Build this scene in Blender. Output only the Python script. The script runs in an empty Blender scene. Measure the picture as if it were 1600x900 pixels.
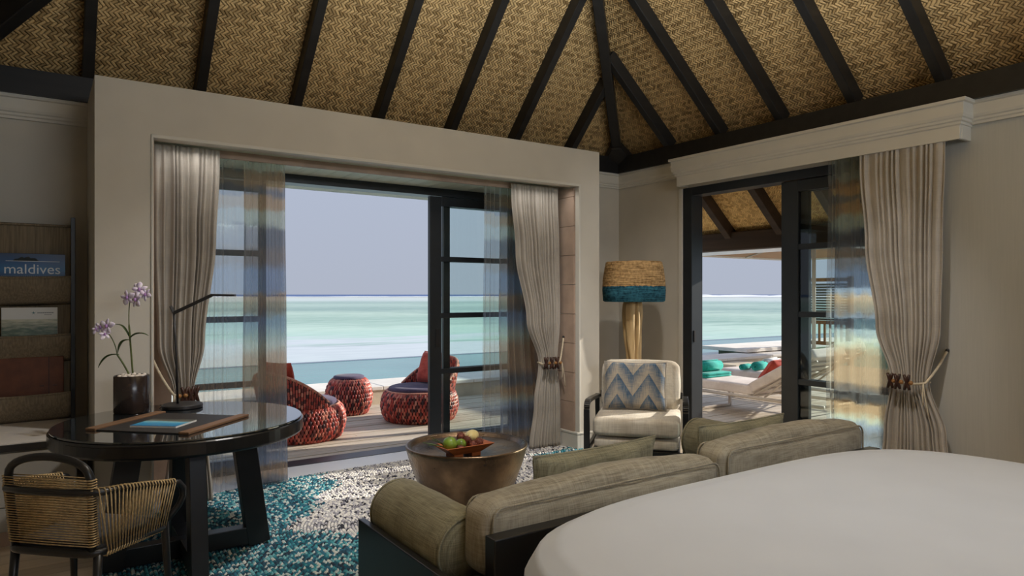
import bpy, bmesh, math, random
from mathutils import Vector, Matrix, noise as mnoise
PI = math.pi
R = math.radians
C = bpy.context.scene.collection
sc = bpy.context.scene
random.seed(7)

# ------------------------------------------------------------------ camera, sky, sun, exposure
cam = bpy.data.cameras.new('camera'); cam_ob = bpy.data.objects.new('camera', cam); C.objects.link(cam_ob)
cam.sensor_width = 36.0; cam.lens = 24.25; cam.shift_y = 0.00625; cam.clip_start = 0.05; cam.clip_end = 20000
cam_ob.location = (0, 0, 1.5); cam_ob.rotation_euler = (R(90), 0, -math.atan2(0.5635, 0.826))
sc.camera = cam_ob
world = bpy.data.worlds.new('hazy_sky'); sc.world = world; world.use_nodes = True
wn = world.node_tree.nodes; wl = world.node_tree.links; wn.clear()
w_out = wn.new('ShaderNodeOutputWorld'); w_bg = wn.new('ShaderNodeBackground')
w_tc = wn.new('ShaderNodeTexCoord'); w_sep = wn.new('ShaderNodeSeparateXYZ'); w_ramp = wn.new('ShaderNodeValToRGB')
wl.new(w_tc.outputs['Generated'], w_sep.inputs[0]); wl.new(w_sep.outputs['Z'], w_ramp.inputs[0])
wl.new(w_ramp.outputs[0], w_bg.inputs[0]); wl.new(w_bg.outputs[0], w_out.inputs[0])
w_ramp.color_ramp.elements[0].position = 0.0; w_ramp.color_ramp.elements[0].color = (0.43, 0.47, 0.57, 1)
w_ramp.color_ramp.elements[1].position = 0.5; w_ramp.color_ramp.elements[1].color = (0.46, 0.54, 0.72, 1)
w_bg.inputs[1].default_value = 1.0
sun = bpy.data.lights.new('sun', 'SUN'); sun_ob = bpy.data.objects.new('sun', sun); C.objects.link(sun_ob)
sun.energy = 6.5; sun.angle = R(0.8); sun.color = (1.0, 0.93, 0.82)
_el, _az = R(21), R(-11)
sun_dir = Vector((math.cos(_az)*math.cos(_el), math.sin(_az)*math.cos(_el), math.sin(_el)))
sun_ob.rotation_euler = sun_dir.to_track_quat('Z', 'Y').to_euler(); sun_ob.location = (14, 2, 6)
def area(name, loc, target, sx, sy, power, col, spread=180):
    l = bpy.data.lights.new(name, 'AREA'); o = bpy.data.objects.new(name, l); C.objects.link(o)
    l.shape = 'RECTANGLE'; l.size = sx; l.size_y = sy; l.energy = power; l.color = col
    l.spread = R(spread); o.location = loc; o.rotation_euler = (Vector(loc)-Vector(target)).to_track_quat('Z', 'Y').to_euler(); return o
def spot(name, loc, target, power, half, col=(1.0, 0.97, 0.94)):
    l = bpy.data.lights.new(name, 'SPOT'); o = bpy.data.objects.new(name, l); C.objects.link(o)
    l.energy = power; l.spot_size = R(2*half); l.spot_blend = 1.0; l.shadow_soft_size = 0.12; l.color = col
    o.location = loc; o.rotation_euler = (Vector(loc)-Vector(target)).to_track_quat('Z', 'Y').to_euler(); return o
# added fill lamps, unseen: they brighten the roof, walls, bed, seating and curtains
area('roof_fill', (2.5, 1.5, 3.2), (2.5, 1.6, 6), 0.6, 2.6, 290, (0.84, 0.93, 1.0))
area('rear_fill', (2.4, -2.6, 2.7), (2.6, 3.4, 4.8), 3.0, 0.5, 38, (0.92, 0.96, 1.0), 110)
area('bed_fill', (2.5, 0.8, 4.9), (2.5, 1.6, 0), 1.4, 2.2, 10, (0.80, 0.92, 1.0), 75)
area('slot_fill', (2.45, 5.22, 2.535), (2.45, 5.30, 0), 3.5, 0.04, 6, (1.0, 0.97, 0.93), 150)
area('pelmet_fill', (5.462, 3.6, 2.70), (5.462, 3.6, 0), 0.02, 2.3, 5, (1.0, 0.95, 0.88), 150).rotation_euler = (0, 0, 0)
spot('fill_spot', (2.4, 2.6, 5.0), (0.7, 4.5, 0.4), 480, 20)
spot('fill_spot', (2.5, 2.6, 5.0), (2.2, 4.7, 0.0), 360, 17)
spot('fill_spot', (2.6, 2.6, 5.0), (3.9, 5.0, 0.6), 442, 15)
spot('fill_spot', (2.6, 2.2, 5.0), (5.3, 2.9, 1.1), 306, 13)
spot('fill_spot', (2.6, 2.2, 5.0), (5.0, 5.0, 1.5), 255, 14)
sc.view_settings.view_transform = 'Standard'; sc.view_settings.look = 'None'
sc.view_settings.exposure = 0.0; sc.view_settings.gamma = 1.0; sc.view_settings.use_curve_mapping = False
sc.cycles.max_bounces = 10; sc.cycles.transparent_max_bounces = 16; sc.cycles.caustics_reflective = False; sc.cycles.caustics_refractive = False
sc.cycles.use_denoising = True

# ------------------------------------------------------------------ materials
def S(r, g, b):
    f = lambda c: ((c/255+0.055)/1.055)**2.4 if c > 10 else c/255/12.92
    return (f(r), f(g), f(b))
class NT:
    def __init__(s, name):
        s.m = bpy.data.materials.new(name); s.m.use_nodes = True; s.t = s.m.node_tree; s.t.nodes.clear()
        s.out = s.t.nodes.new('ShaderNodeOutputMaterial'); s.tc = None
    def n(s, typ, **kw):
        x = s.t.nodes.new(typ)
        for k, v in kw.items(): setattr(x, k, v)
        return x
    def put(s, sock, v):
        if hasattr(v, 'is_linked') or isinstance(v, bpy.types.NodeSocket): s.t.links.new(v, sock)
        elif isinstance(v, (tuple, list)) and sock.type == 'RGBA': sock.default_value = (*v[:3], 1)
        else: sock.default_value = v
    def co(s, kind='Object', scale=None, rot=None):
        if s.tc is None: s.tc = s.n('ShaderNodeTexCoord')
        o = s.tc.outputs[kind]
        if scale or rot:
            mp = s.n('ShaderNodeMapping'); s.put(mp.inputs['Vector'], o)
            if scale: mp.inputs['Scale'].default_value = scale
            if rot: mp.inputs['Rotation'].default_value = rot
            o = mp.outputs[0]
        return o
    def noise(s, vec, scale=5, detail=3, rough=0.5):
        x = s.n('ShaderNodeTexNoise'); s.put(x.inputs['Vector'], vec)
        x.inputs['Scale'].default_value = scale; x.inputs['Detail'].default_value = detail; x.inputs['Roughness'].default_value = rough
        return x.outputs['Fac']
    def ramp(s, fac, stops, interp='LINEAR'):
        x = s.n('ShaderNodeValToRGB'); s.put(x.inputs[0], fac); cr = x.color_ramp; cr.interpolation = interp
        while len(cr.elements) > 1: cr.elements.remove(cr.elements[-1])
        for i, (p, c) in enumerate(stops):
            e = cr.elements[0] if i == 0 else cr.elements.new(p)
            e.position = p; e.color = (*c[:3], 1)
        return x.outputs[0]
    def math(s, op, a, b=0.0, c=0.0):
        x = s.n('ShaderNodeMath', operation=op); s.put(x.inputs[0], a); s.put(x.inputs[1], b); s.put(x.inputs[2], c); return x.outputs[0]
    def mix(s, fac, a, b, mode='MIX'):
        x = s.n('ShaderNodeMix', data_type='RGBA', blend_type=mode)
        s.put(x.inputs[0], fac); s.put(x.inputs[6], a); s.put(x.inputs[7], b); return x.outputs[2]
    def bump(s, h, strength=0.3, dist=0.01):
        x = s.n('ShaderNodeBump'); s.put(x.inputs['Height'], h); x.inputs['Strength'].default_value = strength; x.inputs['Distance'].default_value = dist
        return x.outputs[0]
    def bsdf(s, color, rough=0.6, metal=0.0, spec=0.4, normal=None, coat=0.0, **kw):
        x = s.n('ShaderNodeBsdfPrincipled'); s.put(x.inputs['Base Color'], color); s.put(x.inputs['Roughness'], rough)
        s.put(x.inputs['Metallic'], metal); s.put(x.inputs['Specular IOR Level'], spec)
        if coat: x.inputs['Coat Weight'].default_value = coat; x.inputs['Coat Roughness'].default_value = 0.05
        if normal is not None: s.put(x.inputs['Normal'], normal)
        for k, v in kw.items(): s.put(x.inputs[k.replace('_', ' ')], v)
        return x.outputs[0]
    def done(s, shader): s.t.links.new(shader, s.out.inputs['Surface']); return s.m
def plain(name, col, rough=0.6, var=0.12, scale=12, bump=0.0, bscale=80, metal=0.0, spec=0.4, coat=0.0, stretch=None, col2=None):
    t = NT(name); v = t.co('Object', stretch)
    nf = t.noise(v, scale, 4)
    c2 = col2 or tuple(max(0, c*(1-2*var)) for c in col)
    c1 = col if col2 else tuple(min(1, c*(1+var)) for c in col)
    c = t.ramp(nf, [(0.3, c2), (0.7, c1)])
    nrm = t.bump(t.noise(v, bscale, 2), bump, 0.004) if bump else None
    return t.done(t.bsdf(c, rough, metal, spec, nrm, coat))
def fabric(name, col, dark, thread=350, slub=0.6, bumps=0.25, rot=0.0, rough=0.9):
    t = NT(name)
    a = t.noise(t.co('Object', (thread, 9, 9), (0, 0, rot)), 1.0, 2)
    b = t.noise(t.co('Object', (9, thread, 9), (0, 0, rot)), 1.0, 2)
    c_ = t.noise(t.co('Object', (9, 9, thread), (0, 0, rot)), 1.0, 2)
    big = t.noise(t.co('Object'), 4, 3)
    s_ = t.math('ADD', t.math('ADD', a, b), c_); s_ = t.math('MULTIPLY', s_, 0.333)
    s_ = t.math('ADD', t.math('MULTIPLY', s_, slub), t.math('MULTIPLY', big, 1-slub))
    c = t.ramp(s_, [(0.40, dark), (0.58, col)])
    return t.done(t.bsdf(c, rough, 0, 0.15, t.bump(s_, bumps, 0.006), Sheen_Weight=0.15))
def wood(name, c1, c2, axis='X', scale=1.0, rough=0.5, bump=0.15, spec=0.3, coat=0.0):
    t = NT(name); st = {'X': (1.2, 22, 22), 'Y': (22, 1.2, 22), 'Z': (22, 22, 1.2)}[axis]
    oi = t.n('ShaderNodeObjectInfo')
    vm = t.n('ShaderNodeVectorMath', operation='ADD'); t.put(vm.inputs[0], t.co('Object', tuple(x*scale for x in st)))
    cb = t.n('ShaderNodeCombineXYZ'); 
    for i in range(3): t.put(cb.inputs[i], t.math('MULTIPLY', oi.outputs['Random'], 60.0))
    t.put(vm.inputs[1], cb.outputs[0])
    f = t.noise(vm.outputs[0], 1.0, 5, 0.6)
    c = t.ramp(f, [(0.3, c2), (0.65, c1)])
    c = t.mix(0.35, c, t.ramp(oi.outputs['Random'], [(0, tuple(x*0.72 for x in c1)), (1, tuple(min(1, x*1.15) for x in c1))]))
    return t.done(t.bsdf(c, rough, 0, spec, t.bump(f, bump, 0.004), coat))
def vcol(name, rough=0.7, spec=0.2, coat=0.0):
    t = NT(name); a = t.n('ShaderNodeAttribute', attribute_name='Col')
    f = t.noise(t.co('Object'), 220, 2)
    c = t.mix(0.35, a.outputs['Color'], t.ramp(f, [(0.3, (0.35, 0.35, 0.35)), (0.7, (1, 1, 1))]), 'MULTIPLY')
    return t.done(t.bsdf(c, rough, 0, spec, None, coat))
def weave(name, hi, lo, w=0.030):
    t = NT(name); uv = t.co('UV')
    sp = t.n('ShaderNodeSeparateXYZ'); t.put(sp.inputs[0], uv)
    wob = t.noise(uv, 6, 2)
    U = t.math('DIVIDE', t.math('ADD', sp.outputs[0], t.math('MULTIPLY', wob, 0.05)), w)
    V = t.math('DIVIDE', t.math('ADD', sp.outputs[1], t.math('MULTIPLY', wob, 0.05)), w)
    iu, iv = t.math('FLOOR', U), t.math('FLOOR', V); fu, fv = t.math('FRACT', U), t.math('FRACT', V)
    k = t.math('MODULO', t.math('ADD', t.math('ADD', iu, iv), 4000), 4)
    sel = t.math('LESS_THAN', k, 1.5)
    def prof(f): return t.math('SUBTRACT', 1.0, t.math('POWER', t.math('ABSOLUTE', t.math('SUBTRACT', t.math('MULTIPLY', f, 2), 1)), 3))
    h = t.math('ADD', t.math('MULTIPLY', sel, prof(fv)), t.math('MULTIPLY', t.math('SUBTRACT', 1, sel), prof(fu)))
    sid = t.math('ADD', t.math('MULTIPLY', sel, t.math('ADD', iv, 511.0)), t.math('MULTIPLY', t.math('SUBTRACT', 1, sel), iu))
    wn_ = t.n('ShaderNodeTexWhiteNoise', noise_dimensions='2D')
    cb = t.n('ShaderNodeCombineXYZ'); t.put(cb.inputs[0], sid); t.put(cb.inputs[1], t.math('FLOOR', t.math('DIVIDE', t.math('ADD', iu, iv), 4)))
    t.put(wn_.inputs['Vector'], cb.outputs[0])
    big = t.noise(uv, 1.6, 3)
    tone = t.math('ADD', t.math('MULTIPLY', wn_.outputs['Value'], 0.55), t.math('MULTIPLY', big, 0.45))
    tone = t.math('MULTIPLY', tone, t.math('ADD', 0.35, t.math('MULTIPLY', h, 0.65)))
    tone = t.math('ADD', tone, t.math('MULTIPLY', sel, 0.10))
    c = t.ramp(tone, [(0.12, lo), (0.66, hi)])
    return t.done(t.bsdf(c, 0.55, 0, 0.3, t.bump(h, 0.9, 0.010)))
def glass_mat(name, tint=(0.93, 0.97, 0.96), refl=1.0):
    t = NT(name); tr = t.n('ShaderNodeBsdfTransparent'); tr.inputs[0].default_value = (*tint, 1)
    gl = t.n('ShaderNodeBsdfGlossy'); gl.inputs['Roughness'].default_value = 0.01
    fr = t.n('ShaderNodeFresnel'); fr.inputs[0].default_value = 1.35
    mx = t.n('ShaderNodeMixShader'); t.put(mx.inputs[0], fr.outputs[0]); t.t.links.new(tr.outputs[0], mx.inputs[1]); t.t.links.new(gl.outputs[0], mx.inputs[2])
    return t.done(mx.outputs[0])
def sheer_mat(name):
    t = NT(name); sp = t.n('ShaderNodeSeparateXYZ'); o = t.co('Object'); t.put(sp.inputs[0], o)
    z = t.math('ADD', sp.outputs[2], t.math('MULTIPLY', t.math('SUBTRACT', t.noise(t.co('Object', (10, 10, 14)), 1, 3), 0.5), 0.14))
    cream, gold, slate, brown, blue, tan = S(220, 226, 208), S(206, 164, 92), S(84, 92, 110), S(136, 112, 94), S(148, 172, 204), S(206, 170, 118)
    st = [(0.0, slate), (0.07, slate), (0.10, tan), (0.17, tan), (0.20, blue), (0.36, slate), (0.42, blue), (0.48, cream), (0.53, gold), (0.60, gold), (0.64, slate),
          (0.69, slate), (0.72, brown), (0.78, tan), (1.00, tan), (1.10, cream), (1.26, blue), (1.32, blue), (1.36, brown), (1.48, tan), (1.53, blue), (1.68, blue),
          (1.75, brown), (1.84, brown), (1.89, slate), (2.00, slate), (2.06, cream), (2.14, cream), (2.17, gold), (2.25, gold), (2.275, slate), (2.31, slate), (2.34, gold), (2.43, gold), (2.46, cream), (2.6, cream)]
    # a ramp node holds at most 32 stops: two ramps joined at 1.3 m
    lo = t.ramp(t.math('DIVIDE', z, 1.3), [(p/1.3, c) for p, c in st if p <= 1.3])
    hi = t.ramp(t.math('DIVIDE', t.math('SUBTRACT', z, 1.3), 1.3), [((p-1.3)/1.3, c) for p, c in st if p > 1.3])
    c = t.mix(t.math('GREATER_THAN', z, 1.3), lo, hi)
    thr = t.noise(t.co('Object', (500, 500, 30)), 1, 2)
    c2 = t.mix(0.25, t.mix(0.45, c, (1, 1, 1)), t.ramp(thr, [(0.35, (0.55, 0.55, 0.55)), (0.65, (1, 1, 1))]), 'MULTIPLY')
    tr = t.n('ShaderNodeBsdfTransparent'); t.put(tr.inputs[0], t.mix(0.70, c, (1, 1, 1)))
    df = t.n('ShaderNodeBsdfDiffuse'); t.put(df.inputs[0], c2)
    tl = t.n('ShaderNodeBsdfTranslucent'); t.put(tl.inputs[0], c2)
    m1 = t.n('ShaderNodeMixShader'); m1.inputs[0].default_value = 0.8; t.t.links.new(df.outputs[0], m1.inputs[1]); t.t.links.new(tl.outputs[0], m1.inputs[2])
    lw = t.n('ShaderNodeLayerWeight'); lw.inputs[0].default_value = 0.5
    op = t.math('ADD', 0.26, t.math('MULTIPLY', t.math('POWER', lw.outputs['Facing'], 2.2), 0.50))
    m2 = t.n('ShaderNodeMixShader'); t.put(m2.inputs[0], op); t.t.links.new(tr.outputs[0], m2.inputs[1]); t.t.links.new(m1.outputs[0], m2.inputs[2])
    return t.done(m2.outputs[0])
M = {}
M['plaster'] = plain('warm_plaster', S(198, 192, 180), 0.85, 0.03, 3, 0.06, 60)
M['plaster_comb'] = plain('combed_plaster', S(184, 182, 174), 0.85, 0.02, 3, 0.10, 3, stretch=(3, 40, 1.2))
M['plaster_grey'] = plain('grey_plaster', S(150, 147, 138), 0.85, 0.03, 3, 0.06, 60)
M['trim'] = plain('painted_trim', S(206, 202, 192), 0.6, 0.02, 4)
M['jamb'] = plain('jamb_board', S(176, 152, 134), 0.7, 0.08, 6, 0.08, 30)
M['soffit'] = wood('limed_soffit', S(214, 220, 200), S(186, 194, 172), 'Y', 0.8, 0.45, 0.1)
M['beam'] = wood('black_stained_beam', S(38, 36, 34), S(20, 20, 20), 'X', 0.6, 0.45, 0.2, 0.35)
M['beam_brown'] = wood('dark_brown_beam', S(74, 58, 46), S(44, 36, 30), 'Y', 0.6, 0.6, 0.2, 0.25)
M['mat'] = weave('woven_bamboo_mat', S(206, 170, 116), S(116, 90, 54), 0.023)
M['mat_lit'] = weave('woven_bamboo_mat_lit', S(255, 216, 146), S(190, 138, 76), 0.020)  # same mats, with light bounced off the deck put into the colour
M['doorframe'] = plain('charcoal_door_frame', S(38, 42, 46), 0.35, 0.08, 6, spec=0.5)
M['glass'] = glass_mat('window_glass')
M['floor'] = wood('limed_oak_floor', S(226, 210, 188), S(182, 164, 140), 'X', 0.7, 0.45, 0.1)
M['threshold'] = plain('pale_stone_threshold', S(222, 222, 222), 0.35, 0.02, 2.5)
M['deck'] = wood('weathered_deck', S(206, 194, 176), S(158, 142, 124), 'X', 0.7, 0.7, 0.3)
M['drape'] = fabric('taupe_drape', S(182, 174, 163), S(164, 156, 145), 260, 0.5, 0.08)
M['sheer'] = sheer_mat('banded_sheer')
M['black_wood'] = plain('black_lacquered_wood', S(30, 30, 31), 0.32, 0.15, 8, 0.05, 40, spec=0.5)
M['table_wood'] = plain('table_black_wood', S(26, 26, 27), 0.22, 0.1, 6, spec=0.5)
M['linen'] = fabric('taupe_linen', S(178, 170, 152), S(130, 122, 106), 240, 0.75, 0.35)
M['olive'] = fabric('olive_linen', S(162, 157, 132), S(118, 113, 92), 320, 0.8, 0.4)
M['bed'] = plain('white_bed_linen', S(214, 219, 230), 0.85, 0.015, 3)
M['boucle'] = fabric('ivory_boucle', S(222, 214, 198), S(184, 172, 154), 150, 0.5, 0.7)
M['grey_pad'] = fabric('charcoal_pad', S(72, 72, 74), S(48, 48, 50), 250, 0.6, 0.2)
M['purple_pad'] = fabric('plum_outdoor_pad', S(96, 86, 108), S(66, 58, 78), 250, 0.6, 0.2)
M['coral'] = fabric('coral_outdoor_fabric', S(204, 92, 74), S(160, 62, 50), 250, 0.5, 0.2)
M['ivory_out'] = fabric('ivory_outdoor_fabric', S(226, 214, 204), S(200, 186, 176), 250, 0.5, 0.15)
M['turq'] = fabric('turquoise_towelling', S(60, 186, 170), S(26, 132, 122), 120, 0.5, 0.6)
M['white_towel'] = fabric('white_towelling', S(236, 236, 232), S(206, 206, 200), 120, 0.5, 0.6)
M['lounger_frame'] = plain('sand_powder_coat', S(196, 184, 170), 0.5, 0.05, 5)
M['coping'] = plain('white_pool_coping', S(236, 230, 220), 0.8, 0.06, 2.5, 0.15, 40)
M['coping_side'] = plain('tan_pool_wall', S(206, 192, 168), 0.85, 0.12, 3, 0.3, 30)
M['rope'] = plain('natural_rope', S(192, 166, 122), 0.8, 0.18, 60, 0.3, 200)
M['rope_pale'] = plain('pale_cotton_rope', S(206, 192, 166), 0.85, 0.1, 60, 0.4, 300)
M['driftwood'] = wood('driftwood', S(208, 180, 134), S(144, 112, 70), 'Z', 0.5, 0.8, 0.8)
M['toggle'] = plain('dark_carved_wood', S(64, 38, 26), 0.4, 0.2, 30)
M['bead'] = plain('amber_wood_bead', S(150, 104, 56), 0.35, 0.15, 30)
M['canvas'] = plain('taupe_canvas', S(132, 118, 96), 0.9, 0.16, 1.0, 0.3, 1.0, stretch=(110, 110, 5))
M['console'] = plain('grey_lacquer', S(150, 146, 138), 0.5, 0.02, 3)
M['console_top'] = plain('white_console_top', S(206, 200, 192), 0.45, 0.02, 3)
M['pot'] = plain('dark_bronze_ceramic', S(46, 36, 33), 0.2, 0.15, 6, spec=0.6)
M['pebble'] = plain('pale_pebble', S(206, 196, 184), 0.6, 0.1, 30)
M['stem'] = plain('orchid_stem', S(82, 92, 44), 0.5, 0.2, 30)
M['leaf'] = plain('orchid_leaf', S(62, 82, 34), 0.4, 0.2, 20)
M['petal'] = plain('lilac_petal', S(246, 240, 244), 0.5, 0.0, 45, col2=S(208, 188, 222))
M['lamp_metal'] = plain('matt_graphite_metal', S(44, 42, 42), 0.4, 0.08, 10)
M['leather'] = plain('black_desk_leather', S(48, 44, 42), 0.5, 0.1, 30, 0.15, 200)
M['leather_brown'] = plain('brown_leather', S(104, 58, 32), 0.5, 0.15, 12, 0.2, 120)
M['strip_wood'] = wood('walnut_strip', S(134, 102, 76), S(92, 66, 46), 'Y', 1.0, 0.5, 0.1)
M['orange_wood'] = wood('orange_teak', S(188, 106, 56), S(130, 66, 32), 'X', 1.5, 0.4, 0.1)
M['paper'] = plain('white_paper', S(226, 226, 222), 0.6, 0.01, 5)
M['ink_white'] = plain('white_ink', S(226, 230, 232), 0.6, 0.0, 5)
M['ink_teal'] = plain('teal_ink', S(40, 120, 130), 0.6, 0.0, 5)
M['ink_grey'] = plain('grey_ink', S(120, 128, 130), 0.6, 0.0, 5)
M['lime'] = plain('green_citrus_skin', S(120, 146, 52), 0.35, 0.25, 14, 0.2, 120)
M['mango'] = plain('yellow_mango_skin', S(226, 206, 140), 0.4, 0.1, 10)
M['rambutan'] = plain('rambutan_skin', S(124, 66, 52), 0.6, 0.3, 40, 0.3, 100)
M['pandan'] = plain('pandan_leaf', S(104, 132, 60), 0.45, 0.2, 20)
M['parasol'] = plain('parasol_fabric', S(176, 134, 100), 0.8, 0.06, 3)
M['shutter'] = wood('shutter_teak', S(150, 110, 70), S(100, 70, 44), 'Z', 1.0, 0.6, 0.2)
M['shutter_grey'] = wood('louvre_grey', S(104, 104, 98), S(72, 72, 68), 'Y', 1.0, 0.6, 0.2)
M['foam'] = plain('sea_foam', (0.9, 0.92, 0.95), 0.9, 0.02, 3)
M['stitch'] = vcol('braided_wool', 0.95, 0.1)
M['scale'] = vcol('woven_outdoor_strap', 0.4, 0.4)
def _bronze():
    t = NT('hammered_bronze'); v = t.co('Object')
    vo = t.n('ShaderNodeTexVoronoi', feature='SMOOTH_F1'); t.put(vo.inputs['Vector'], v); vo.inputs['Scale'].default_value = 55
    c = t.ramp(t.noise(v, 3.2, 4), [(0.32, S(84, 70, 58)), (0.5, S(124, 102, 80)), (0.68, S(172, 142, 110))])
    return t.done(t.bsdf(c, t.ramp(t.noise(v, 6, 3), [(0.3, (0.26,)*3), (0.7, (0.42,)*3)]), 0.85, 0.5, t.bump(vo.outputs['Distance'], 0.35, 0.006)))
M['bronze'] = _bronze()
def _shade():
    t = NT('seagrass_shade'); sp = t.n('ShaderNodeSeparateXYZ'); t.put(sp.inputs[0], t.co('Object'))
    n1 = t.noise(t.co('Object', (8, 8, 120)), 1, 3); n2 = t.noise(t.co('Object'), 40, 3)
    f = t.math('ADD', t.math('MULTIPLY', n1, 0.6), t.math('MULTIPLY', n2, 0.4))
    tan = t.ramp(f, [(0.35, S(120, 92, 58)), (0.62, S(216, 178, 126))]); blue = t.ramp(f, [(0.35, S(24, 52, 68)), (0.62, S(64, 122, 142))])
    zz = t.math('ADD', sp.outputs[2], t.math('MULTIPLY', n2, 0.02))
    return t.done(t.bsdf(t.mix(t.math('GREATER_THAN', zz, 0.166), blue, tan), 0.9, 0, 0.1, t.bump(f, 1.0, 0.02)))
M['shade'] = _shade()
def _chev():
    t = NT('chevron_weave'); sp = t.n('ShaderNodeSeparateXYZ'); t.put(sp.inputs[0], t.co('UV'))
    u, v = sp.outputs[0], sp.outputs[1]
    tri = t.math('ABSOLUTE', t.math('SUBTRACT', t.math('FRACT', t.math('ADD', t.math('MULTIPLY', u, 2.0), 0.04)), 0.5))
    side = t.math('GREATER_THAN', t.math('FRACT', t.math('ADD', t.math('MULTIPLY', u, 2.0), 0.04)), 0.5)
    q = t.math('ADD', t.math('MULTIPLY', v, 2.3), t.math('MULTIPLY', tri, 2.2))
    fr = t.math('FRACT', t.math('ADD', t.math('ADD', q, 10.35), t.math('MULTIPLY', side, 0.0)))
    th = t.math('ADD', t.noise(t.co('UV', (160, 6, 1)), 1, 2), t.noise(t.co('UV', (6, 160, 1)), 1, 2))
    f2 = t.math('ADD', t.math('ADD', t.math('MULTIPLY', fr, 0.55), t.math('MULTIPLY', side, 0.12)), t.math('MULTIPLY', t.math('SUBTRACT', th, 1.0), 0.9))
    c = t.ramp(f2, [(0.05, S(176, 164, 146)), (0.34, S(136, 134, 130)), (0.58, S(84, 104, 124)), (0.80, S(44, 68, 96))])
    seam = t.math('POWER', t.math('ABSOLUTE', t.math('SUBTRACT', t.math('MULTIPLY', fr, 2), 1)), 8)
    h = t.math('SUBTRACT', t.math('MULTIPLY', th, 0.3), seam)
    return t.done(t.bsdf(c, 0.85, 0, 0.15, t.bump(h, 0.35, 0.01)))
M['chevron'] = _chev()
def _picture(name, stops, nscale=3.0, amt=0.25):
    t = NT(name); sp = t.n('ShaderNodeSeparateXYZ'); uv = t.co('UV'); t.put(sp.inputs[0], uv)
    f = t.math('ADD', sp.outputs[1], t.math('MULTIPLY', t.math('SUBTRACT', t.noise(t.co('UV', (1.0, 3.0, 1)), nscale, 4), 0.5), amt))
    return t.done(t.bsdf(t.ramp(f, stops), 0.3, 0, 0.5))
M['cover_blue'] = _picture('blue_book_cover', [(0.0, S(16, 40, 70)), (0.5, S(24, 84, 132)), (0.62, S(30, 104, 158)), (0.8, S(20, 78, 130)), (1, S(12, 50, 92))], 2, 0.12)
M['cover_sea'] = _picture('sea_photo_print', [(0.0, S(30, 52, 52)), (0.25, S(52, 84, 78)), (0.42, S(136, 150, 132)), (0.6, S(86, 108, 96)), (1, S(196, 196, 176))], 4, 0.9)
M['cover_brochure'] = _picture('turquoise_aerial_print', [(0.0, S(36, 120, 176)), (0.4, S(60, 160, 204)), (0.62, S(130, 190, 206)), (0.72, S(110, 110, 96)), (1, S(60, 66, 60))], 2, 0.5)
M['island'] = plain('dark_island_print', S(24, 34, 34), 0.6, 0.2, 40)
def _sea():
    t = NT('lagoon_water'); v = t.co('Object'); sp = t.n('ShaderNodeSeparateXYZ'); t.put(sp.inputs[0], v)
    d = t.math('SQRT', t.math('ADD', t.math('MULTIPLY', sp.outputs[0], sp.outputs[0]), t.math('MULTIPLY', sp.outputs[1], sp.outputs[1])))
    lg = t.math('LOGARITHM', d, 10.0)
    n1 = t.noise(t.co('Object', (0.012, 0.05, 1)), 1, 5, 0.6); n2 = t.noise(t.co('Object', (0.05, 0.16, 1)), 1, 4, 0.65); n3 = t.noise(t.co('Object', (0.5, 1.2, 1)), 1, 3)
    f = t.math('ADD', lg, t.math('MULTIPLY', t.math('SUBTRACT', n2, 0.5), 0.30)); f = t.math('ADD', f, t.math('MULTIPLY', t.math('SUBTRACT', n1, 0.5), 0.22))
    f = t.math('DIVIDE', t.math('SUBTRACT', f, 1.3), 2.2)
    stops = [(0.0, S(186, 208, 206)), (0.09, S(196, 206, 210)), (0.14, S(198, 206, 212)), (0.160, S(176, 204, 194)), (0.21, S(184, 208, 196)), (0.26, S(152, 180, 170)),
             (0.31, S(178, 200, 188)), (0.37, S(140, 166, 162)), (0.43, S(170, 192, 184)), (0.49, S(148, 172, 168)), (0.54, S(190, 202, 202)), (0.64, S(196, 204, 204)), (0.685, S(182, 188, 176)), (0.712, S(84, 108, 150)), (1, S(74, 98, 146))]
    c = t.ramp(f, stops)
    c = t.mix(t.math('MULTIPLY', t.ramp(n3, [(0.35, (0, 0, 0)), (0.7, (1, 1, 1))]), 0.16), c, (0.9, 0.95, 0.95))
    c = t.mix(t.ramp(n2, [(0.58, (0, 0, 0)), (0.72, (0.65, 0.65, 0.65))]), c, S(112, 144, 138))
    df = t.n('ShaderNodeBsdfDiffuse'); t.put(df.inputs[0], c); t.put(df.inputs['Normal'], t.bump(n3, 0.15, 0.1)); return t.done(df.outputs[0])
M['sea'] = _sea()
def _pool():
    t = NT('pool_water'); w = t.noise(t.co('Object', (1.2, 3.0, 1)), 1.6, 3)
    c = t.ramp(t.noise(t.co('Object'), 0.35, 3), [(0.3, S(96, 150, 152)), (0.7, S(128, 182, 178))])
    return t.done(t.bsdf(c, 0.12, 0, 0.35, t.bump(w, 0.12, 0.05)))
M['pool'] = _pool()

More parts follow.
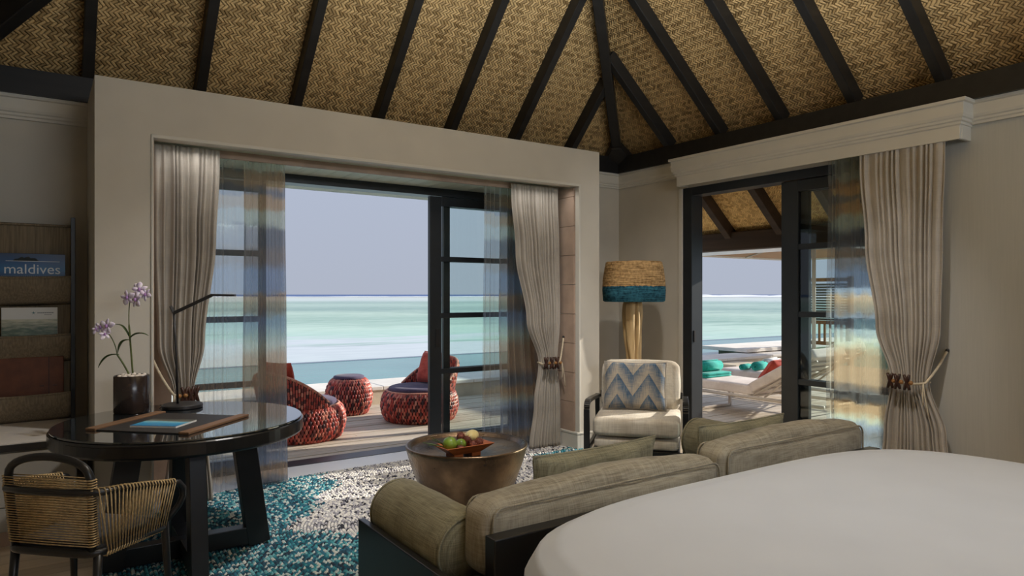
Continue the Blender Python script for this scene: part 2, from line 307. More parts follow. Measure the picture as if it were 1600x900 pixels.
# ------------------------------------------------------------------ mesh helpers
class MB:
    def __init__(s): s.v = []; s.f = []; s.uv = None; s.col = []
    def add(s, vs, fs):
        o = len(s.v); s.v += [tuple(p) for p in vs]; s.f += [tuple(i+o for i in f) for f in fs]; return s
    def box(s, x0, x1, y0, y1, z0, z1):
        return s.add([(x, y, z) for x in (x0, x1) for y in (y0, y1) for z in (z0, z1)],
                     [(0, 1, 3, 2), (4, 6, 7, 5), (0, 4, 5, 1), (2, 3, 7, 6), (0, 2, 6, 4), (1, 5, 7, 3)])
    def hexa(s, lo, hi):   # two quads of points, bottom then top, both counter-clockwise
        return s.add(list(lo)+list(hi), [(3, 2, 1, 0), (4, 5, 6, 7), (0, 1, 5, 4), (1, 2, 6, 5), (2, 3, 7, 6), (3, 0, 4, 7)])
    def bar(s, a, b, w, h, up=(0, 0, 1), w2=None, h2=None):
        a, b = Vector(a), Vector(b); d = (b-a).normalized(); r = d.cross(Vector(up)).normalized(); u = r.cross(d)
        w2 = w if w2 is None else w2; h2 = h if h2 is None else h2
        q = lambda p, w, h: [p-r*w/2-u*h/2, p+r*w/2-u*h/2, p+r*w/2+u*h/2, p-r*w/2+u*h/2]
        return s.add(q(a, w, h)+q(b, w2, h2), [(3, 2, 1, 0), (4, 5, 6, 7), (0, 1, 5, 4), (1, 2, 6, 5), (2, 3, 7, 6), (3, 0, 4, 7)])
    def tube(s, pts, r, n=8, closed=False):
        P = [Vector(p) for p in pts]; m = len(P); rs = r if isinstance(r, (list, tuple)) else [r]*m
        T = []
        for i in range(m):
            a = P[(i-1) % m] if closed or i else P[0]; b = P[(i+1) % m] if closed or i < m-1 else P[-1]
            T.append((b-a).normalized())
        nrm = T[0].orthogonal().normalized(); vs = []
        for i in range(m):
            nrm = (nrm - T[i]*nrm.dot(T[i])); nrm = nrm.normalized() if nrm.length > 1e-6 else T[i].orthogonal().normalized()
            b = T[i].cross(nrm)
            for k in range(n):
                a = 2*PI*k/n; vs.append(P[i]+(nrm*math.cos(a)+b*math.sin(a))*rs[i])
        fs = []
        for i in range(m if closed else m-1):
            for k in range(n):
                j = (i+1) % m; fs.append((i*n+k, i*n+(k+1) % n, j*n+(k+1) % n, j*n+k))
        if not closed: fs.append(tuple(range(n-1, -1, -1))); fs.append(tuple((m-1)*n+k for k in range(n)))
        return s.add(vs, fs)
    def lathe(s, prof, n=32, c=(0, 0, 0), sx=1, sy=1):
        vs = []; fs = []; idx = []
        for r, z in prof:
            if r < 1e-6: idx.append([len(vs)]*n); vs.append((c[0], c[1], c[2]+z))
            else:
                idx.append([len(vs)+k for k in range(n)])
                vs += [(c[0]+sx*r*math.cos(2*PI*k/n), c[1]+sy*r*math.sin(2*PI*k/n), c[2]+z) for k in range(n)]
        for i in range(len(prof)-1):
            for k in range(n):
                q = [idx[i][k], idx[i][(k+1) % n], idx[i+1][(k+1) % n], idx[i+1][k]]
                u = []
                for w in q:
                    if w not in u: u.append(w)
                if len(u) > 2: fs.append(tuple(u))
        return s.add(vs, fs)
    def prism(s, poly, axis, a, b):   # poly: 2D outline, extruded along the axis from a to b
        mk = {'x': lambda p, t: (t, p[0], p[1]), 'y': lambda p, t: (p[0], t, p[1]), 'z': lambda p, t: (p[0], p[1], t)}[axis]
        n = len(poly)
        return s.add([mk(p, a) for p in poly]+[mk(p, b) for p in poly],
                     [tuple(range(n-1, -1, -1)), tuple(range(n, 2*n))]+[(i, (i+1) % n, n+(i+1) % n, n+i) for i in range(n)])
    def grid(s, fn, nu, nv, closed_u=False):
        vs = [fn(i/(nu if closed_u else nu-1), j/(nv-1)) for j in range(nv) for i in range(nu)]; fs = []
        for j in range(nv-1):
            for i in range(nu if closed_u else nu-1):
                k = (i+1) % nu; fs.append((j*nu+i, j*nu+k, (j+1)*nu+k, (j+1)*nu+i))
        return s.add(vs, fs)
    def xf(s, mtx):
        s.v = [tuple(mtx @ Vector(p)) for p in s.v]; return s
    def build(s, name, m, parent=None, smooth=False, bevel=0.0, loc=None, rot=None, solid=0.0, subsurf=0, fix=True):
        me = bpy.data.meshes.new(name); me.from_pydata(s.v, [], s.f); me.materials.append(M[m] if isinstance(m, str) else m)
        if fix and len(s.f) < 30000:
            bm = bmesh.new(); bm.from_mesh(me); bmesh.ops.recalc_face_normals(bm, faces=bm.faces); bm.to_mesh(me); bm.free()
        if s.uv is not None:
            ul = me.uv_layers.new(name='UVMap')
            for lp in me.loops: ul.data[lp.index].uv = s.uv[lp.vertex_index]
        if s.col:
            ca = me.color_attributes.new('Col', 'FLOAT_COLOR', 'POINT')
            ca.data.foreach_set('color', [x for c in s.col for x in (*c[:3], 1.0)])
        if smooth: me.polygons.foreach_set('use_smooth', [True]*len(me.polygons))
        o = bpy.data.objects.new(name, me); C.objects.link(o)
        if parent is not None: o.parent = parent
        if loc is not None: o.location = loc
        if rot is not None: o.rotation_euler = rot
        if solid: md = o.modifiers.new('solid', 'SOLIDIFY'); md.thickness = solid; md.offset = 0
        if bevel: md = o.modifiers.new('bevel', 'BEVEL'); md.width = bevel; md.segments = 2; md.limit_method = 'ANGLE'; md.angle_limit = R(40)
        if subsurf: md = o.modifiers.new('sub', 'SUBSURF'); md.levels = subsurf; md.render_levels = subsurf
        return o
def B(*a): return MB().box(*a)
def tag(o, label=None, cat=None, group=None, kind=None):
    for k, v in (('label', label), ('category', cat), ('group', group), ('kind', kind)):
        if v: o[k] = v
    return o
def thing(name, label, cat, loc=(0, 0, 0), rz=0.0, group=None):
    o = bpy.data.objects.new(name, None); C.objects.link(o); o.location = loc; o.rotation_euler = (0, 0, rz); o.empty_display_size = 0.05
    return tag(o, label, cat, group)
def struct(name, parent=None):
    o = bpy.data.objects.new(name, None); C.objects.link(o); o['kind'] = 'structure'; o.empty_display_size = 0.05
    if parent: o.parent = parent
    return o
def copy_tree(o, parent=None):
    c = o.copy(); C.objects.link(c)
    if parent is not None: c.parent = parent
    for ch in list(o.children): copy_tree(ch, c)
    return c
def lerp(a, b, t): return a+(b-a)*t
def keyed(keys, z):
    if z <= keys[0][0]: return keys[0][1:]
    for k0, k1 in zip(keys, keys[1:]):
        if z <= k1[0]:
            t = (z-k0[0])/(k1[0]-k0[0]); t = t*t*(3-2*t); return tuple(lerp(a, b, t) for a, b in zip(k0[1:], k1[1:]))
    return keys[-1][1:]
def soft_box(w, d, h, r=0.05, bulge=(0.02, 0.02, 0.03), n=14, wr=0.006, seed=0, wf=6.0):
    """a stuffed box cushion centred on the origin: rounded edges, bulging faces, slight wrinkles"""
    mb = MB(); H = (w/2, d/2, h/2); seen = {}; fs = []; vs = []
    def vert(p):
        k = tuple(round(x, 5) for x in p)
        if k in seen: return seen[k]
        x = Vector((p[0]*H[0], p[1]*H[1], p[2]*H[2]))
        inner = Vector([max(-(H[i]-r), min(H[i]-r, x[i])) for i in range(3)])
        dl = x-inner
        q = inner+dl.normalized()*r if dl.length > 1e-9 else x
        for i in range(3):
            j, l = (i+1) % 3, (i+2) % 3
            fall = max(0, 1-p[j]**2)*max(0, 1-p[l]**2)
            if abs(p[i]) > 0.999: q[i] += math.copysign(bulge[i]*fall, p[i])
        nv = mnoise.noise(Vector((q.x*wf, q.y*wf, q.z*wf*1.4+seed*3.1)))+0.5*mnoise.noise(Vector((q.x*wf*2.3+9, q.y*wf*2.3, q.z*wf*2+seed)))
        q = q+(q.normalized() if q.length > 0 else q)*wr*nv
        seen[k] = len(vs); vs.append(tuple(q)); return seen[k]
    g = [-1+2*i/n for i in range(n+1)]
    g = [math.copysign(abs(x)**0.8, x) for x in g]
    for ax in range(3):
        for sg in (-1, 1):
            for i in range(n):
                for j in range(n):
                    q = []
                    for (a, b) in ((i, j), (i+1, j), (i+1, j+1), (i, j+1)):
                        p = [0, 0, 0]; p[ax] = sg; p[(ax+1) % 3] = g[a]; p[(ax+2) % 3] = g[b]; q.append(vert(p))
                    fs.append(tuple(q) if sg > 0 else tuple(reversed(q)))
    return mb.add(vs, fs)
def pillow(w, h, t, n=22, seed=0, wr=0.008, pw=0.5):
    """knife-edge scatter cushion lying in XZ, thickness along Y, centred"""
    mb = MB(); uv = []
    for sg in (-1, 1):
        vs = []; fs = []
        for j in range(n+1):
            for i in range(n+1):
                u, v = -1+2*i/n, -1+2*j/n
                e = (max(0, 1-u**4)*max(0, 1-v**4))**pw
                px = u*w/2*(1-0.05*(1-v*v)*abs(u)); pz = v*h/2*(1-0.06*(1-u*u)*abs(v))
                wv = wr*e*mnoise.noise(Vector((u*3+seed*5, v*3, sg*2.0)))
                vs.append((px, sg*(t/2*e+wv+0.001), pz)); uv.append((u*0.5+0.5, v*0.5+0.5))
        for j in range(n):
            for i in range(n):
                q = (j*(n+1)+i, j*(n+1)+i+1, (j+1)*(n+1)+i+1, (j+1)*(n+1)+i)
                fs.append(q if sg < 0 else q[::-1])
        mb.add(vs, fs)
    mb.uv = uv; return mb
def pillow_edge(w, h, n=16):
    p = []
    for k in range(4):
        for i in range(n):
            t = -1+2*i/n; u, v = [(t, -1), (1, t), (-t, 1), (-1, -t)][k]
            p.append((u*w/2*(1-0.05*(1-v*v)*abs(u)), 0, v*h/2*(1-0.06*(1-u*u)*abs(v))))
    return p
def blob(rx, ry, rz, n=14, rough=0.0, seed=0):
    prof = [(math.sin(PI*i/n), -math.cos(PI*i/n)) for i in range(n+1)]
    mb = MB().lathe([(max(r, 0) if 0 < i < n else 0, z) for i, (r, z) in enumerate(prof)], n*2)
    out = []
    for p in mb.v:
        k = 1+rough*mnoise.noise(Vector(p)*2.2+Vector((seed, seed, 0))); out.append((p[0]*rx*k, p[1]*ry*k, p[2]*rz*k))
    mb.v = out; return mb
def bez(p0, p1, p2, n=10):
    a, b, c = Vector(p0), Vector(p1), Vector(p2)
    return [a*(1-t)**2+b*2*t*(1-t)+c*t*t for t in [i/n for i in range(n+1)]]

# ------------------------------------------------------------------ room shell
XL, XR, YA, YB = -0.55, 5.617, 6.0, -3.6          # inner faces of the left, right, window and rear walls
HEAD = 2.545
fl = struct('floor')
B(XL-0.2, XR+0.15, YB-0.2, 6.0, -0.12, -0.021).build('subfloor', 'floor', fl)
y = 2.05; k = 0
while y < 5.10:                                     # boards where the photograph can see the floor
    xs = [XL, 0.9+0.9*((k*37) % 5)/5, 3.4+0.8*((k*23) % 7)/7, XR]
    for x0, x1 in zip(xs, xs[1:]):
        B(x0+0.0015, x1-0.0015, y+0.0015, min(y+0.15, 5.12)-0.0015, -0.021, 0).build('floor_board', 'floor', fl)
    y += 0.15; k += 1
B(XL, XR, YB, 2.05, -0.021, 0).build('floor_area', 'floor', fl)
B(0.61, 4.28, 5.12, 6.02, -0.021, 0.004).build('threshold_slab', 'threshold', fl)
B(XL, 0.61, 5.12, 6.0, -0.021, 0).build('floor_area', 'floor', fl); B(4.28, XR, 5.12, 6.0, -0.021, 0).build('floor_area', 'floor', fl)

wa = MB().box(XL-0.2, 0.61, YA, 6.2, -0.1, 3.0).box(4.28, XR+0.15, YA, 6.2, -0.1, 3.0).box(0.61, 4.28, YA, 6.2, HEAD+0.01, 3.0)
tag(wa.build('wall_back', 'plaster'), kind='structure')
PX0, PX1, PY = 0.28, 4.54, 5.13                     # projecting portal around the wide sliding door
por = MB().box(PX0, 0.61, PY+0.12, YA-0.002, 0, 2.90).box(4.28, PX1, PY+0.12, YA-0.002, 0, 2.90).box(0.61, 4.28, PY+0.12, YA-0.002, HEAD+0.06, 2.90)
por.prism([(PX0, 0), (0.61, 0), (0.61, HEAD), (4.28, HEAD), (4.28, 0), (PX1, 0), (PX1, 2.90), (PX0, 2.90)], 'y', PY, PY+0.12)
portal = tag(por.build('wall_alcove', 'plaster'), kind='structure')
# bead round the opening, pelmet strips, soffit boards, jamb boards
tr = MB().box(0.60, 0.615, PY-0.012, PY+0.05, 0, HEAD).box(4.275, 4.295, PY-0.012, PY+0.05, 0, HEAD).box(0.60, 4.295, PY-0.012, PY+0.05, HEAD-0.005, HEAD+0.02)
tag(tr.build('trim_1', 'trim', bevel=0.004), kind='structure')
B(0.615, 4.275, PY+0.30, PY+0.325, HEAD-0.035, HEAD+0.06).build('curtain_track', 'jamb', portal)
x = 0.615; 
while x < 4.27:
    B(x+0.002, min(x+0.145, 4.275)-0.002, PY+0.33, YA, HEAD-0.004, HEAD+0.012).build('soffit_board', 'soffit', portal)
    x += 0.145
B(0.615, 4.275, PY+0.05, PY+0.30, HEAD+0.02, HEAD+0.055).build('track_cover', 'soffit', portal)
for sx, a, b in ((1, 4.262, 4.282), (-1, 0.608, 0.626)):
    z = 0.17
    while z < HEAD-0.02:
        B(a, b, PY+0.055, YA+0.02, z+0.002, min(z+0.285, HEAD-0.01)-0.002).build('jamb_board', 'jamb', portal)
        z += 0.285
B(0.612, 0.83, 5.88, 5.99, 0.005, HEAD+0.01).build('side_panel', 'jamb', portal)
bb = MB()
for x0, x1, y0, y1 in ((PX0-0.015, 0.61, PY-0.015, PY), (4.29, PX1+0.015, PY-0.015, PY), (XL, PX0, YA-0.015, YA), (PX1, XR, YA-0.015, YA), (4.25, 4.29, PY-0.015, YA)):
    bb.box(x0, x1, y0, y1, 0.002, 0.15).box(x0-0.004, x1+0.004, y0-0.004, y1, 0.15, 0.17)
tag(bb.build('baseboard_back', 'trim', bevel=0.003), kind='structure')
DY0, DY1, DH = 2.60, 5.02, 2.62                     # side door opening
wb = MB().box(XR, XR+0.18, YB-0.2, DY0, -0.1, 3.0)
tag(wb.build('wall_right', 'plaster_comb'), kind='structure')
tag(MB().box(XR, XR+0.18, DY1, 6.2, -0.1, 3.0).box(XR, XR+0.18, DY0, DY1, DH, 3.0).build('wall_corner', 'plaster'), kind='structure')
tag(MB().box(XL-0.2, XL, YB-0.2, 6.2, -0.1, 3.0).build('wall_left', 'plaster'), kind='structure')
# unseen rear wall, with a wide opening added to let daylight fill the room
tag(MB().box(XL, 0.6, YB-0.2, YB, 0, 3.0).box(5.0, XR, YB-0.2, YB, 0, 3.0).box(0.6, 5.0, YB-0.2, YB, 2.7, 3.0).box(0.6, 5.0, YB-0.2, YB, 0, 0.2).build('wall_rear', 'plaster'), kind='structure')
bb = MB().box(XR-0.015, XR, YB, 2.44, 0.002, 0.15).box(XR-0.015, XR, 5.04, 6.0, 0.002, 0.15)
tag(bb.build('baseboard_right', 'trim', bevel=0.003), kind='structure')

# cornices and pelmet
crown = [(0, 2.735), (0.028, 2.735), (0.028, 2.752), (0.040, 2.760), (0.040, 2.775), (0.052, 2.783), (0.058, 2.80), (0.060, 2.872), (0.075, 2.878), (0.075, 2.90), (0, 2.90)]
tag(MB().prism([(YA-a, z) for a, z in crown], 'x', XL, PX0).prism([(YA-a, z) for a, z in crown], 'x', PX1, XR).build('trim_2', 'trim'), kind='structure')
tag(MB().prism([(XR-a, z) for a, z in crown], 'y', YB, 2.26).prism([(XR-a, z) for a, z in crown], 'y', 4.98, YA).build('trim_3', 'trim'), kind='structure')
pel = [(0.15, 2.62), (0.17, 2.62), (0.17, 2.718), (0.183, 2.724), (0.183, 2.742), (0.196, 2.748), (0.196, 2.766), (0.206, 2.772), (0.212, 2.79), (0.212, 2.872), (0.230, 2.878), (0.230, 2.902), (0.15, 2.902)]
pm = MB(); pv = []
for a, z in pel:
    e = a-0.17
    pv += [(XR, 2.28-e, z), (XR-a, 2.28-e, z), (XR-a, 4.955+e, z), (XR, 4.955+e, z)]
pm.add(pv, [(i*4+j, i*4+j+1, i*4+j+5, i*4+j+4) for i in range(len(pel)-1) for j in range(3)])
pm.box(XR-0.16, XR, 2.29, 4.945, 2.80, 2.90).box(XR-0.165, XR-0.14, 2.29, 4.945, 2.622, 2.80).box(XR-0.14, XR, 2.275, 2.30, 2.622, 2.80).box(XR-0.14, XR, 4.935, 4.96, 2.622, 2.80)
tag(pm.build('trim_4', 'trim', bevel=0.002), kind='structure')

# ------------------------------------------------------------------ hipped roof: plates, rafters, woven mats
mA, mB = 1.02, 0.88
ce = struct('ceiling')
ZP, YP, XP, XPL = 3.07, 5.92, 5.53, -0.47
HMAX = mB*(XP-XPL)/2
def zA(y): return ZP+mA*(YP-y)
def zB(x): return ZP+mB*(XP-x)
pl = 'beam'
B(XL-0.15, XR+0.1, YP-0.02, 6.2, 2.90, 3.08).build('wall_plate', pl, ce)
B(XP-0.02, XR+0.18, YB, 6.2, 2.90, 3.08).build('wall_plate', pl, ce)
B(XL-0.2, XPL+0.02, YB, 6.2, 2.90, 3.08).build('wall_plate', pl, ce)
def rafter(p0, p1, nrm, w=0.075, dep=0.13, name='rafter'):
    a, b = Vector(p0), Vector(p1); n = Vector(nrm).normalized()
    o = MB().bar(a+n*dep/2, b+n*dep/2, w, dep, n).build(name, 'beam', ce, bevel=0.006); return o
nA = Vector((0, mA, 1)).normalized(); nB = Vector((mB, 0, 1)).normalized(); nL = Vector((-mB, 0, 1)).normalized()
DEP = 0.13
def plane_pt_A(x, h): return Vector((x, YP-h/mA, ZP+h))
def plane_pt_B(y, h): return Vector((XP-h/mB, y, ZP+h))
def hA(x): return max(0.02, min(mB*(XP-x), mB*(x-XPL), HMAX))
def hB(y): return max(0.02, min(mA*(YP-y), HMAX))
xs = [1.043+0.76*i for i in range(-1, 6)]
for xx in xs: rafter(plane_pt_A(xx, -0.02), plane_pt_A(xx, hA(xx)), nA)
ys = [4.48+0.68*i for i in range(1, -9, -1)]
for yy in ys: rafter(plane_pt_B(yy, -0.02), plane_pt_B(yy, hB(yy)), nB)
for yy in [5.2-0.68*i for i in range(0, 9)]:
    h = hB(yy); rafter((XPL-0.02/mB, yy, ZP-0.02), (XPL+h/mB, yy, ZP+h), nL)
apex = Vector((XP-HMAX/mB, YP-HMAX/mA, ZP+HMAX))
hn = (nA+nB).normalized()
hip = MB().bar(Vector((XP+0.02, YP+0.02, ZP-0.04))+hn*0.05, apex+hn*0.05, 0.10, 0.15, hn); hip.build('hip_rafter', 'beam', ce, bevel=0.008)
hd = (apex-Vector((XP, YP, ZP))).normalized()                       # corner bracket at the foot of the hip
ft = Vector((XP, YP, ZP-0.02)); side = hd.cross(hn).normalized()
MB().hexa([ft-side*0.20-hn*0.06-hd*0.03, ft+side*0.20-hn*0.06-hd*0.03, ft+side*0.20+hn*0.06-hd*0.03, ft-side*0.20+hn*0.06-hd*0.03],
          [ft-side*0.055-hn*0.05+hd*0.24, ft+side*0.055-hn*0.05+hd*0.24, ft+side*0.055+hn*0.06+hd*0.24, ft-side*0.055+hn*0.06+hd*0.24]).build('corner_bracket', 'beam', ce, bevel=0.01)
hnl = (nA+nL).normalized()
MB().bar(Vector((XPL-0.02, YP+0.02, ZP-0.04))+hnl*0.05, Vector((XPL+HMAX/mB, YP-HMAX/mA, ZP+HMAX))+hnl*0.05, 0.10, 0.15, hnl).build('hip_rafter', 'beam', ce, bevel=0.008)
B(apex.x-0.06, apex.x+0.06, -1.5, apex.y, apex.z-0.1, apex.z+0.1).build('ridge_beam', 'beam', ce)
def mat_panel(pts, nrm, uax, vax, name='woven_panel', m='mat', parent=None, th=0.02, off=DEP):
    n = Vector(nrm); P = [Vector(p)+n*(off-0.005) for p in pts]; k = len(P)
    mb = MB().add(P+[p+n*th for p in P], [tuple(range(k-1, -1, -1)), tuple(range(k, 2*k))]+[(i, (i+1) % k, k+(i+1) % k, k+i) for i in range(k)])
    mb.uv = [(0.7071*(Vector(p).dot(uax)+Vector(p).dot(vax)), 0.7071*(Vector(p).dot(vax)-Vector(p).dot(uax))) for p in mb.v]
    return mb.build(name, m, parent or ce)
X_, Y_ = Vector((1, 0, 0)), Vector((0, 1, 0))
vA = Vector((0, -1, mA)).normalized(); vB = Vector((-1, 0, mB)).normalized(); vL = Vector((1, 0, mB)).normalized()
ex = [XPL-0.1]+xs+[XP+0.15]
for x0, x1 in zip(ex, ex[1:]):
    pts = [plane_pt_A(x0, -0.1), plane_pt_A(x1, -0.1), plane_pt_A(x1, hA(x1)+0.12)]
    mid = (XP+XPL)/2
    if x0 < mid < x1: pts.append(plane_pt_A(mid, HMAX+0.12))
    pts.append(plane_pt_A(x0, hA(x0)+0.12))
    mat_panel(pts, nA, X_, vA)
ey = [YP+0.15]+ys+[YB]
for y0, y1 in zip(ey, ey[1:]):
    pts = [plane_pt_B(y0, -0.1), plane_pt_B(y1, -0.1), plane_pt_B(y1, hB(y1)+0.12), plane_pt_B(y0, hB(y0)+0.12)]
    mat_panel(pts, nB, Y_, vB)
for y0, y1 in ((YP+0.1, 5.2), (5.2, 3.3), (3.3, YB)):
    f = lambda y, h: Vector((XPL+h/mB, y, ZP+h))
    mat_panel([f(y0, -0.1), f(y1, -0.1), f(y1, hB(y1)+0.12), f(y0, hB(y0)+0.12)], nL, Y_, vL)

# ------------------------------------------------------------------ sliding doors
def leaf(parent, axis, pos, a0, a1, z0, z1, mz, stile=0.085, mw=0.05, th=0.045, rail=(0.10, 0.09), mid=None):
    """one sliding leaf: stiles, rails, muntins, glass; axis 'x' runs along x at y=pos"""
    def bx(mb, u0, u1, t0, t1, zz0, zz1):
        return mb.box(u0, u1, t0, t1, zz0, zz1) if axis == 'x' else mb.box(t0, t1, u0, u1, zz0, zz1)
    f = MB(); bx(f, a0, a0+stile, pos, pos+th, z0, z1); bx(f, a1-stile, a1, pos, pos+th, z0, z1)
    bx(f, a0+stile, a1-stile, pos, pos+th, z0, z0+rail[0]); bx(f, a0+stile, a1-stile, pos, pos+th, z1-rail[1], z1)
    fo = f.build('door_leaf', 'doorframe', parent, bevel=0.004)
    zs = [z0+rail[0]]+list(mz)+[z1-rail[1]]
    for z in mz: bx(MB(), a0+stile, a1-stile, pos+0.004, pos+th-0.004, z-mw/2, z+mw/2).build('muntin', 'doorframe', fo, bevel=0.003)
    for i in range(len(zs)-1):
        lo = zs[i]+(mw/2 if i else 0); hi = zs[i+1]-(mw/2 if i < len(zs)-2 else 0)
        bx(MB(), a0+stile, a1-stile, pos+th/2-0.003, pos+th/2+0.003, lo, hi).build('glass_pane', 'glass', fo)
    return fo
d1 = struct('door_1')
MB().box(0.625, 4.262, 6.02, 6.19, HEAD-0.075, HEAD+0.008).box(0.625, 0.66, 6.02, 6.19, 0, HEAD-0.075).box(4.225, 4.262, 6.02, 6.19, 0, HEAD-0.075).build('door_frame', 'doorframe', d1, bevel=0.003)
B(0.66, 4.225, 6.02, 6.22, -0.03, 0.008).build('door_track', 'doorframe', d1)
MZ = (0.737, 1.29, 1.85)
lf = leaf(d1, 'x', 6.03, 3.14, 4.215, 0.01, HEAD-0.08, MZ, stile=0.13)
B(3.205, 3.245, 6.022, 6.030, 0.98, 1.16).build('flush_handle', 'lamp_metal', lf)
leaf(d1, 'x', 6.10, 3.33, 4.22, 0.01, HEAD-0.08, MZ, stile=0.075)
leaf(d1, 'x', 6.10, 0.665, 1.60, 0.01, HEAD-0.08, MZ, stile=0.06)
d2 = struct('door_2')
MB().box(XR+0.0, XR+0.17, 4.90, DY1, 0, DH-0.0).box(XR, XR+0.17, DY0, DY0+0.09, 0, DH).box(XR, XR+0.17, DY0+0.09, 4.90, DH-0.085, DH).build('door_frame', 'doorframe', d2, bevel=0.004)
B(XR, XR+0.2, DY0, DY1, -0.03, 0.01).build('door_track', 'doorframe', d2)
MZ2 = (0.71, 1.32, 1.93)
leaf(d2, 'y', XR+0.025, 2.70, 3.86, 0.01, DH-0.09, MZ2, stile=0.17, rail=(0.1, 0.1))
leaf(d2, 'y', XR+0.095, 2.70, 3.73, 0.01, DH-0.09, MZ2, stile=0.10, rail=(0.1, 0.1))
B(XR+0.03, XR+0.06, 4.888, 4.90, 1.0, 1.12).build('door_latch', 'lamp_metal', d2)
tag(MB().box(XR-0.012, XR, DY1, DY1+0.05, 0, DH).build('trim_5', 'trim', bevel=0.003), kind='structure')

# ------------------------------------------------------------------ outside: deck, eaves, pool, sea
DZ = -0.05
dk = struct('deck')
B(-3.0, 14.5, 6.23, 9.12, DZ-0.2, DZ-0.03).build('deck_frame', 'beam_brown', dk); B(XR+0.21, 14.5, 0.0, 6.23, DZ-0.2, DZ-0.03).build('deck_frame', 'beam_brown', dk)
y = 0.2; k = 0; W = 0.125
while y < 9.08:
    xs_ = [-3.0, 1.1+((k*31) % 9)*0.22, 4.2+((k*17) % 8)*0.2, 7.2+((k*29) % 9)*0.25, 14.5] if y > 6.24 else [XR+0.22, 7.4+((k*29) % 9)*0.3, 14.5]
    for x0, x1 in zip(xs_, xs_[1:]):
        B(x0+0.002, x1-0.002, y+0.006, y+W-0.006, DZ-0.03, DZ-0.003*((k*7) % 3)/2).build('deck_board', 'deck', dk)
    y += W; k += 1
ev = struct('roof')                                  # eave over the wide door: boarded soffit, and the side veranda's roof
x = -1.0
while x < 5.9:
    B(x+0.002, x+0.158, 6.2, 6.62, HEAD-0.035, HEAD-0.01).build('eave_board', 'soffit', ev); x += 0.16
B(-1.0, 5.9, 6.60, 6.66, HEAD-0.03, HEAD+0.10).build('eave_fascia', 'beam_brown', ev)
XE = 6.6
def pB(y, x, off=0): return Vector((x, y, zB(x)+off))
vy = [5.20-0.68*i for i in range(-1, 6)]
for yy in vy: MB().bar(pB(yy, 5.75)+nB*DEP/2, pB(yy, XE+0.12)+nB*DEP/2, 0.085, DEP, nB).build('veranda_rafter', 'beam_brown', ev, bevel=0.006)
vs_ = [6.5]+vy+[1.5]
for y0, y1 in zip(vs_, vs_[1:]):
    mat_panel([pB(y0, 5.70), pB(y0, XE+0.10), pB(y1, XE+0.10), pB(y1, 5.70)], nB, Y_, vB, 'woven_panel', 'mat_lit', ev)
B(XE-0.02, XE+0.12, 1.5, 6.5, 2.01, 2.22).build('eave_beam', 'beam_brown', ev, bevel=0.01)
B(XR+0.18, XR+0.26, 1.5, 6.2, 2.72, 2.95).build('ledger_beam', 'beam_brown', ev)
for px_ in (6.35, 1.7): B(XE, XE+0.1, px_-0.05, px_+0.05, DZ, 2.01).build('veranda_post', 'beam_brown', ev)
cp = struct('trim_6')
B(-2.0, 14.5, 9.12, 9.90, -0.3, 0.145).build('coping_wall', 'coping_side', cp)
for i in range(11): B(-2.0+1.5*i+0.004, -0.5+1.5*i-0.004, 9.10, 9.92, 0.145, 0.20).build('coping_slab', 'coping', cp, bevel=0.01)
B(11.0, 11.9, 8.5, 9.10, DZ, 0.14).build('coping_step', 'coping_side', cp, bevel=0.01)
tag(B(-2.5, 24, 9.92, 13.75, -0.6, 0.115).build('pool_water', 'pool'), kind='structure')
tag(B(-2.5, 24, 13.75, 13.95, -0.9, 0.12).build('trim_7', plain('infinity_edge_tile', S(120, 134, 150), 0.3, 0.05, 4)), kind='structure')
sm = MB()
rings = [6, 14, 25, 40, 60, 90, 140, 220, 350, 600, 1000, 1800, 4000, 9000]
sm.grid(lambda u, v: (rings[round(v*(len(rings)-1))]*math.cos(2*PI*u), rings[round(v*(len(rings)-1))]*math.sin(2*PI*u), 0), 96, len(rings), True)
tag(sm.build('sea', 'sea', loc=(0, 0, -1.2)), kind='structure')
fm = MB(); rnd = random.Random(3)
for row, (dist, hh, wid) in enumerate(((690, 0.8, 16), (720, 1.1, 20), (760, 1.0, 20))):
    n = 420; vs = []
    for i in range(n+1):
        a = R(-15+130*i/n); q = 0.35+0.9*max(0, mnoise.noise(Vector((i*0.07, row*7.3, 0))))+0.5*max(0, mnoise.noise(Vector((i*0.31, row*3.3, 5))))
        d_ = dist+18*mnoise.noise(Vector((i*0.04, row, 2)))
        for dd, h in ((0, 0), (wid*0.3, hh*q), (wid*0.6, hh*q*0.8), (wid, 0)): vs.append(((d_+dd)*math.cos(a), (d_+dd)*math.sin(a), -1.15+h*(0.6+1.9*min(1, max(0, (1.02-a)/0.2)))))
    fm.add(vs, [(i*4+j, i*4+4+j, i*4+5+j, i*4+1+j) for i in range(n) for j in range(3)])
tag(fm.build('surf_foam', 'foam', smooth=True), 'white breaking surf along the reef near the horizon', 'surf', kind='stuff')

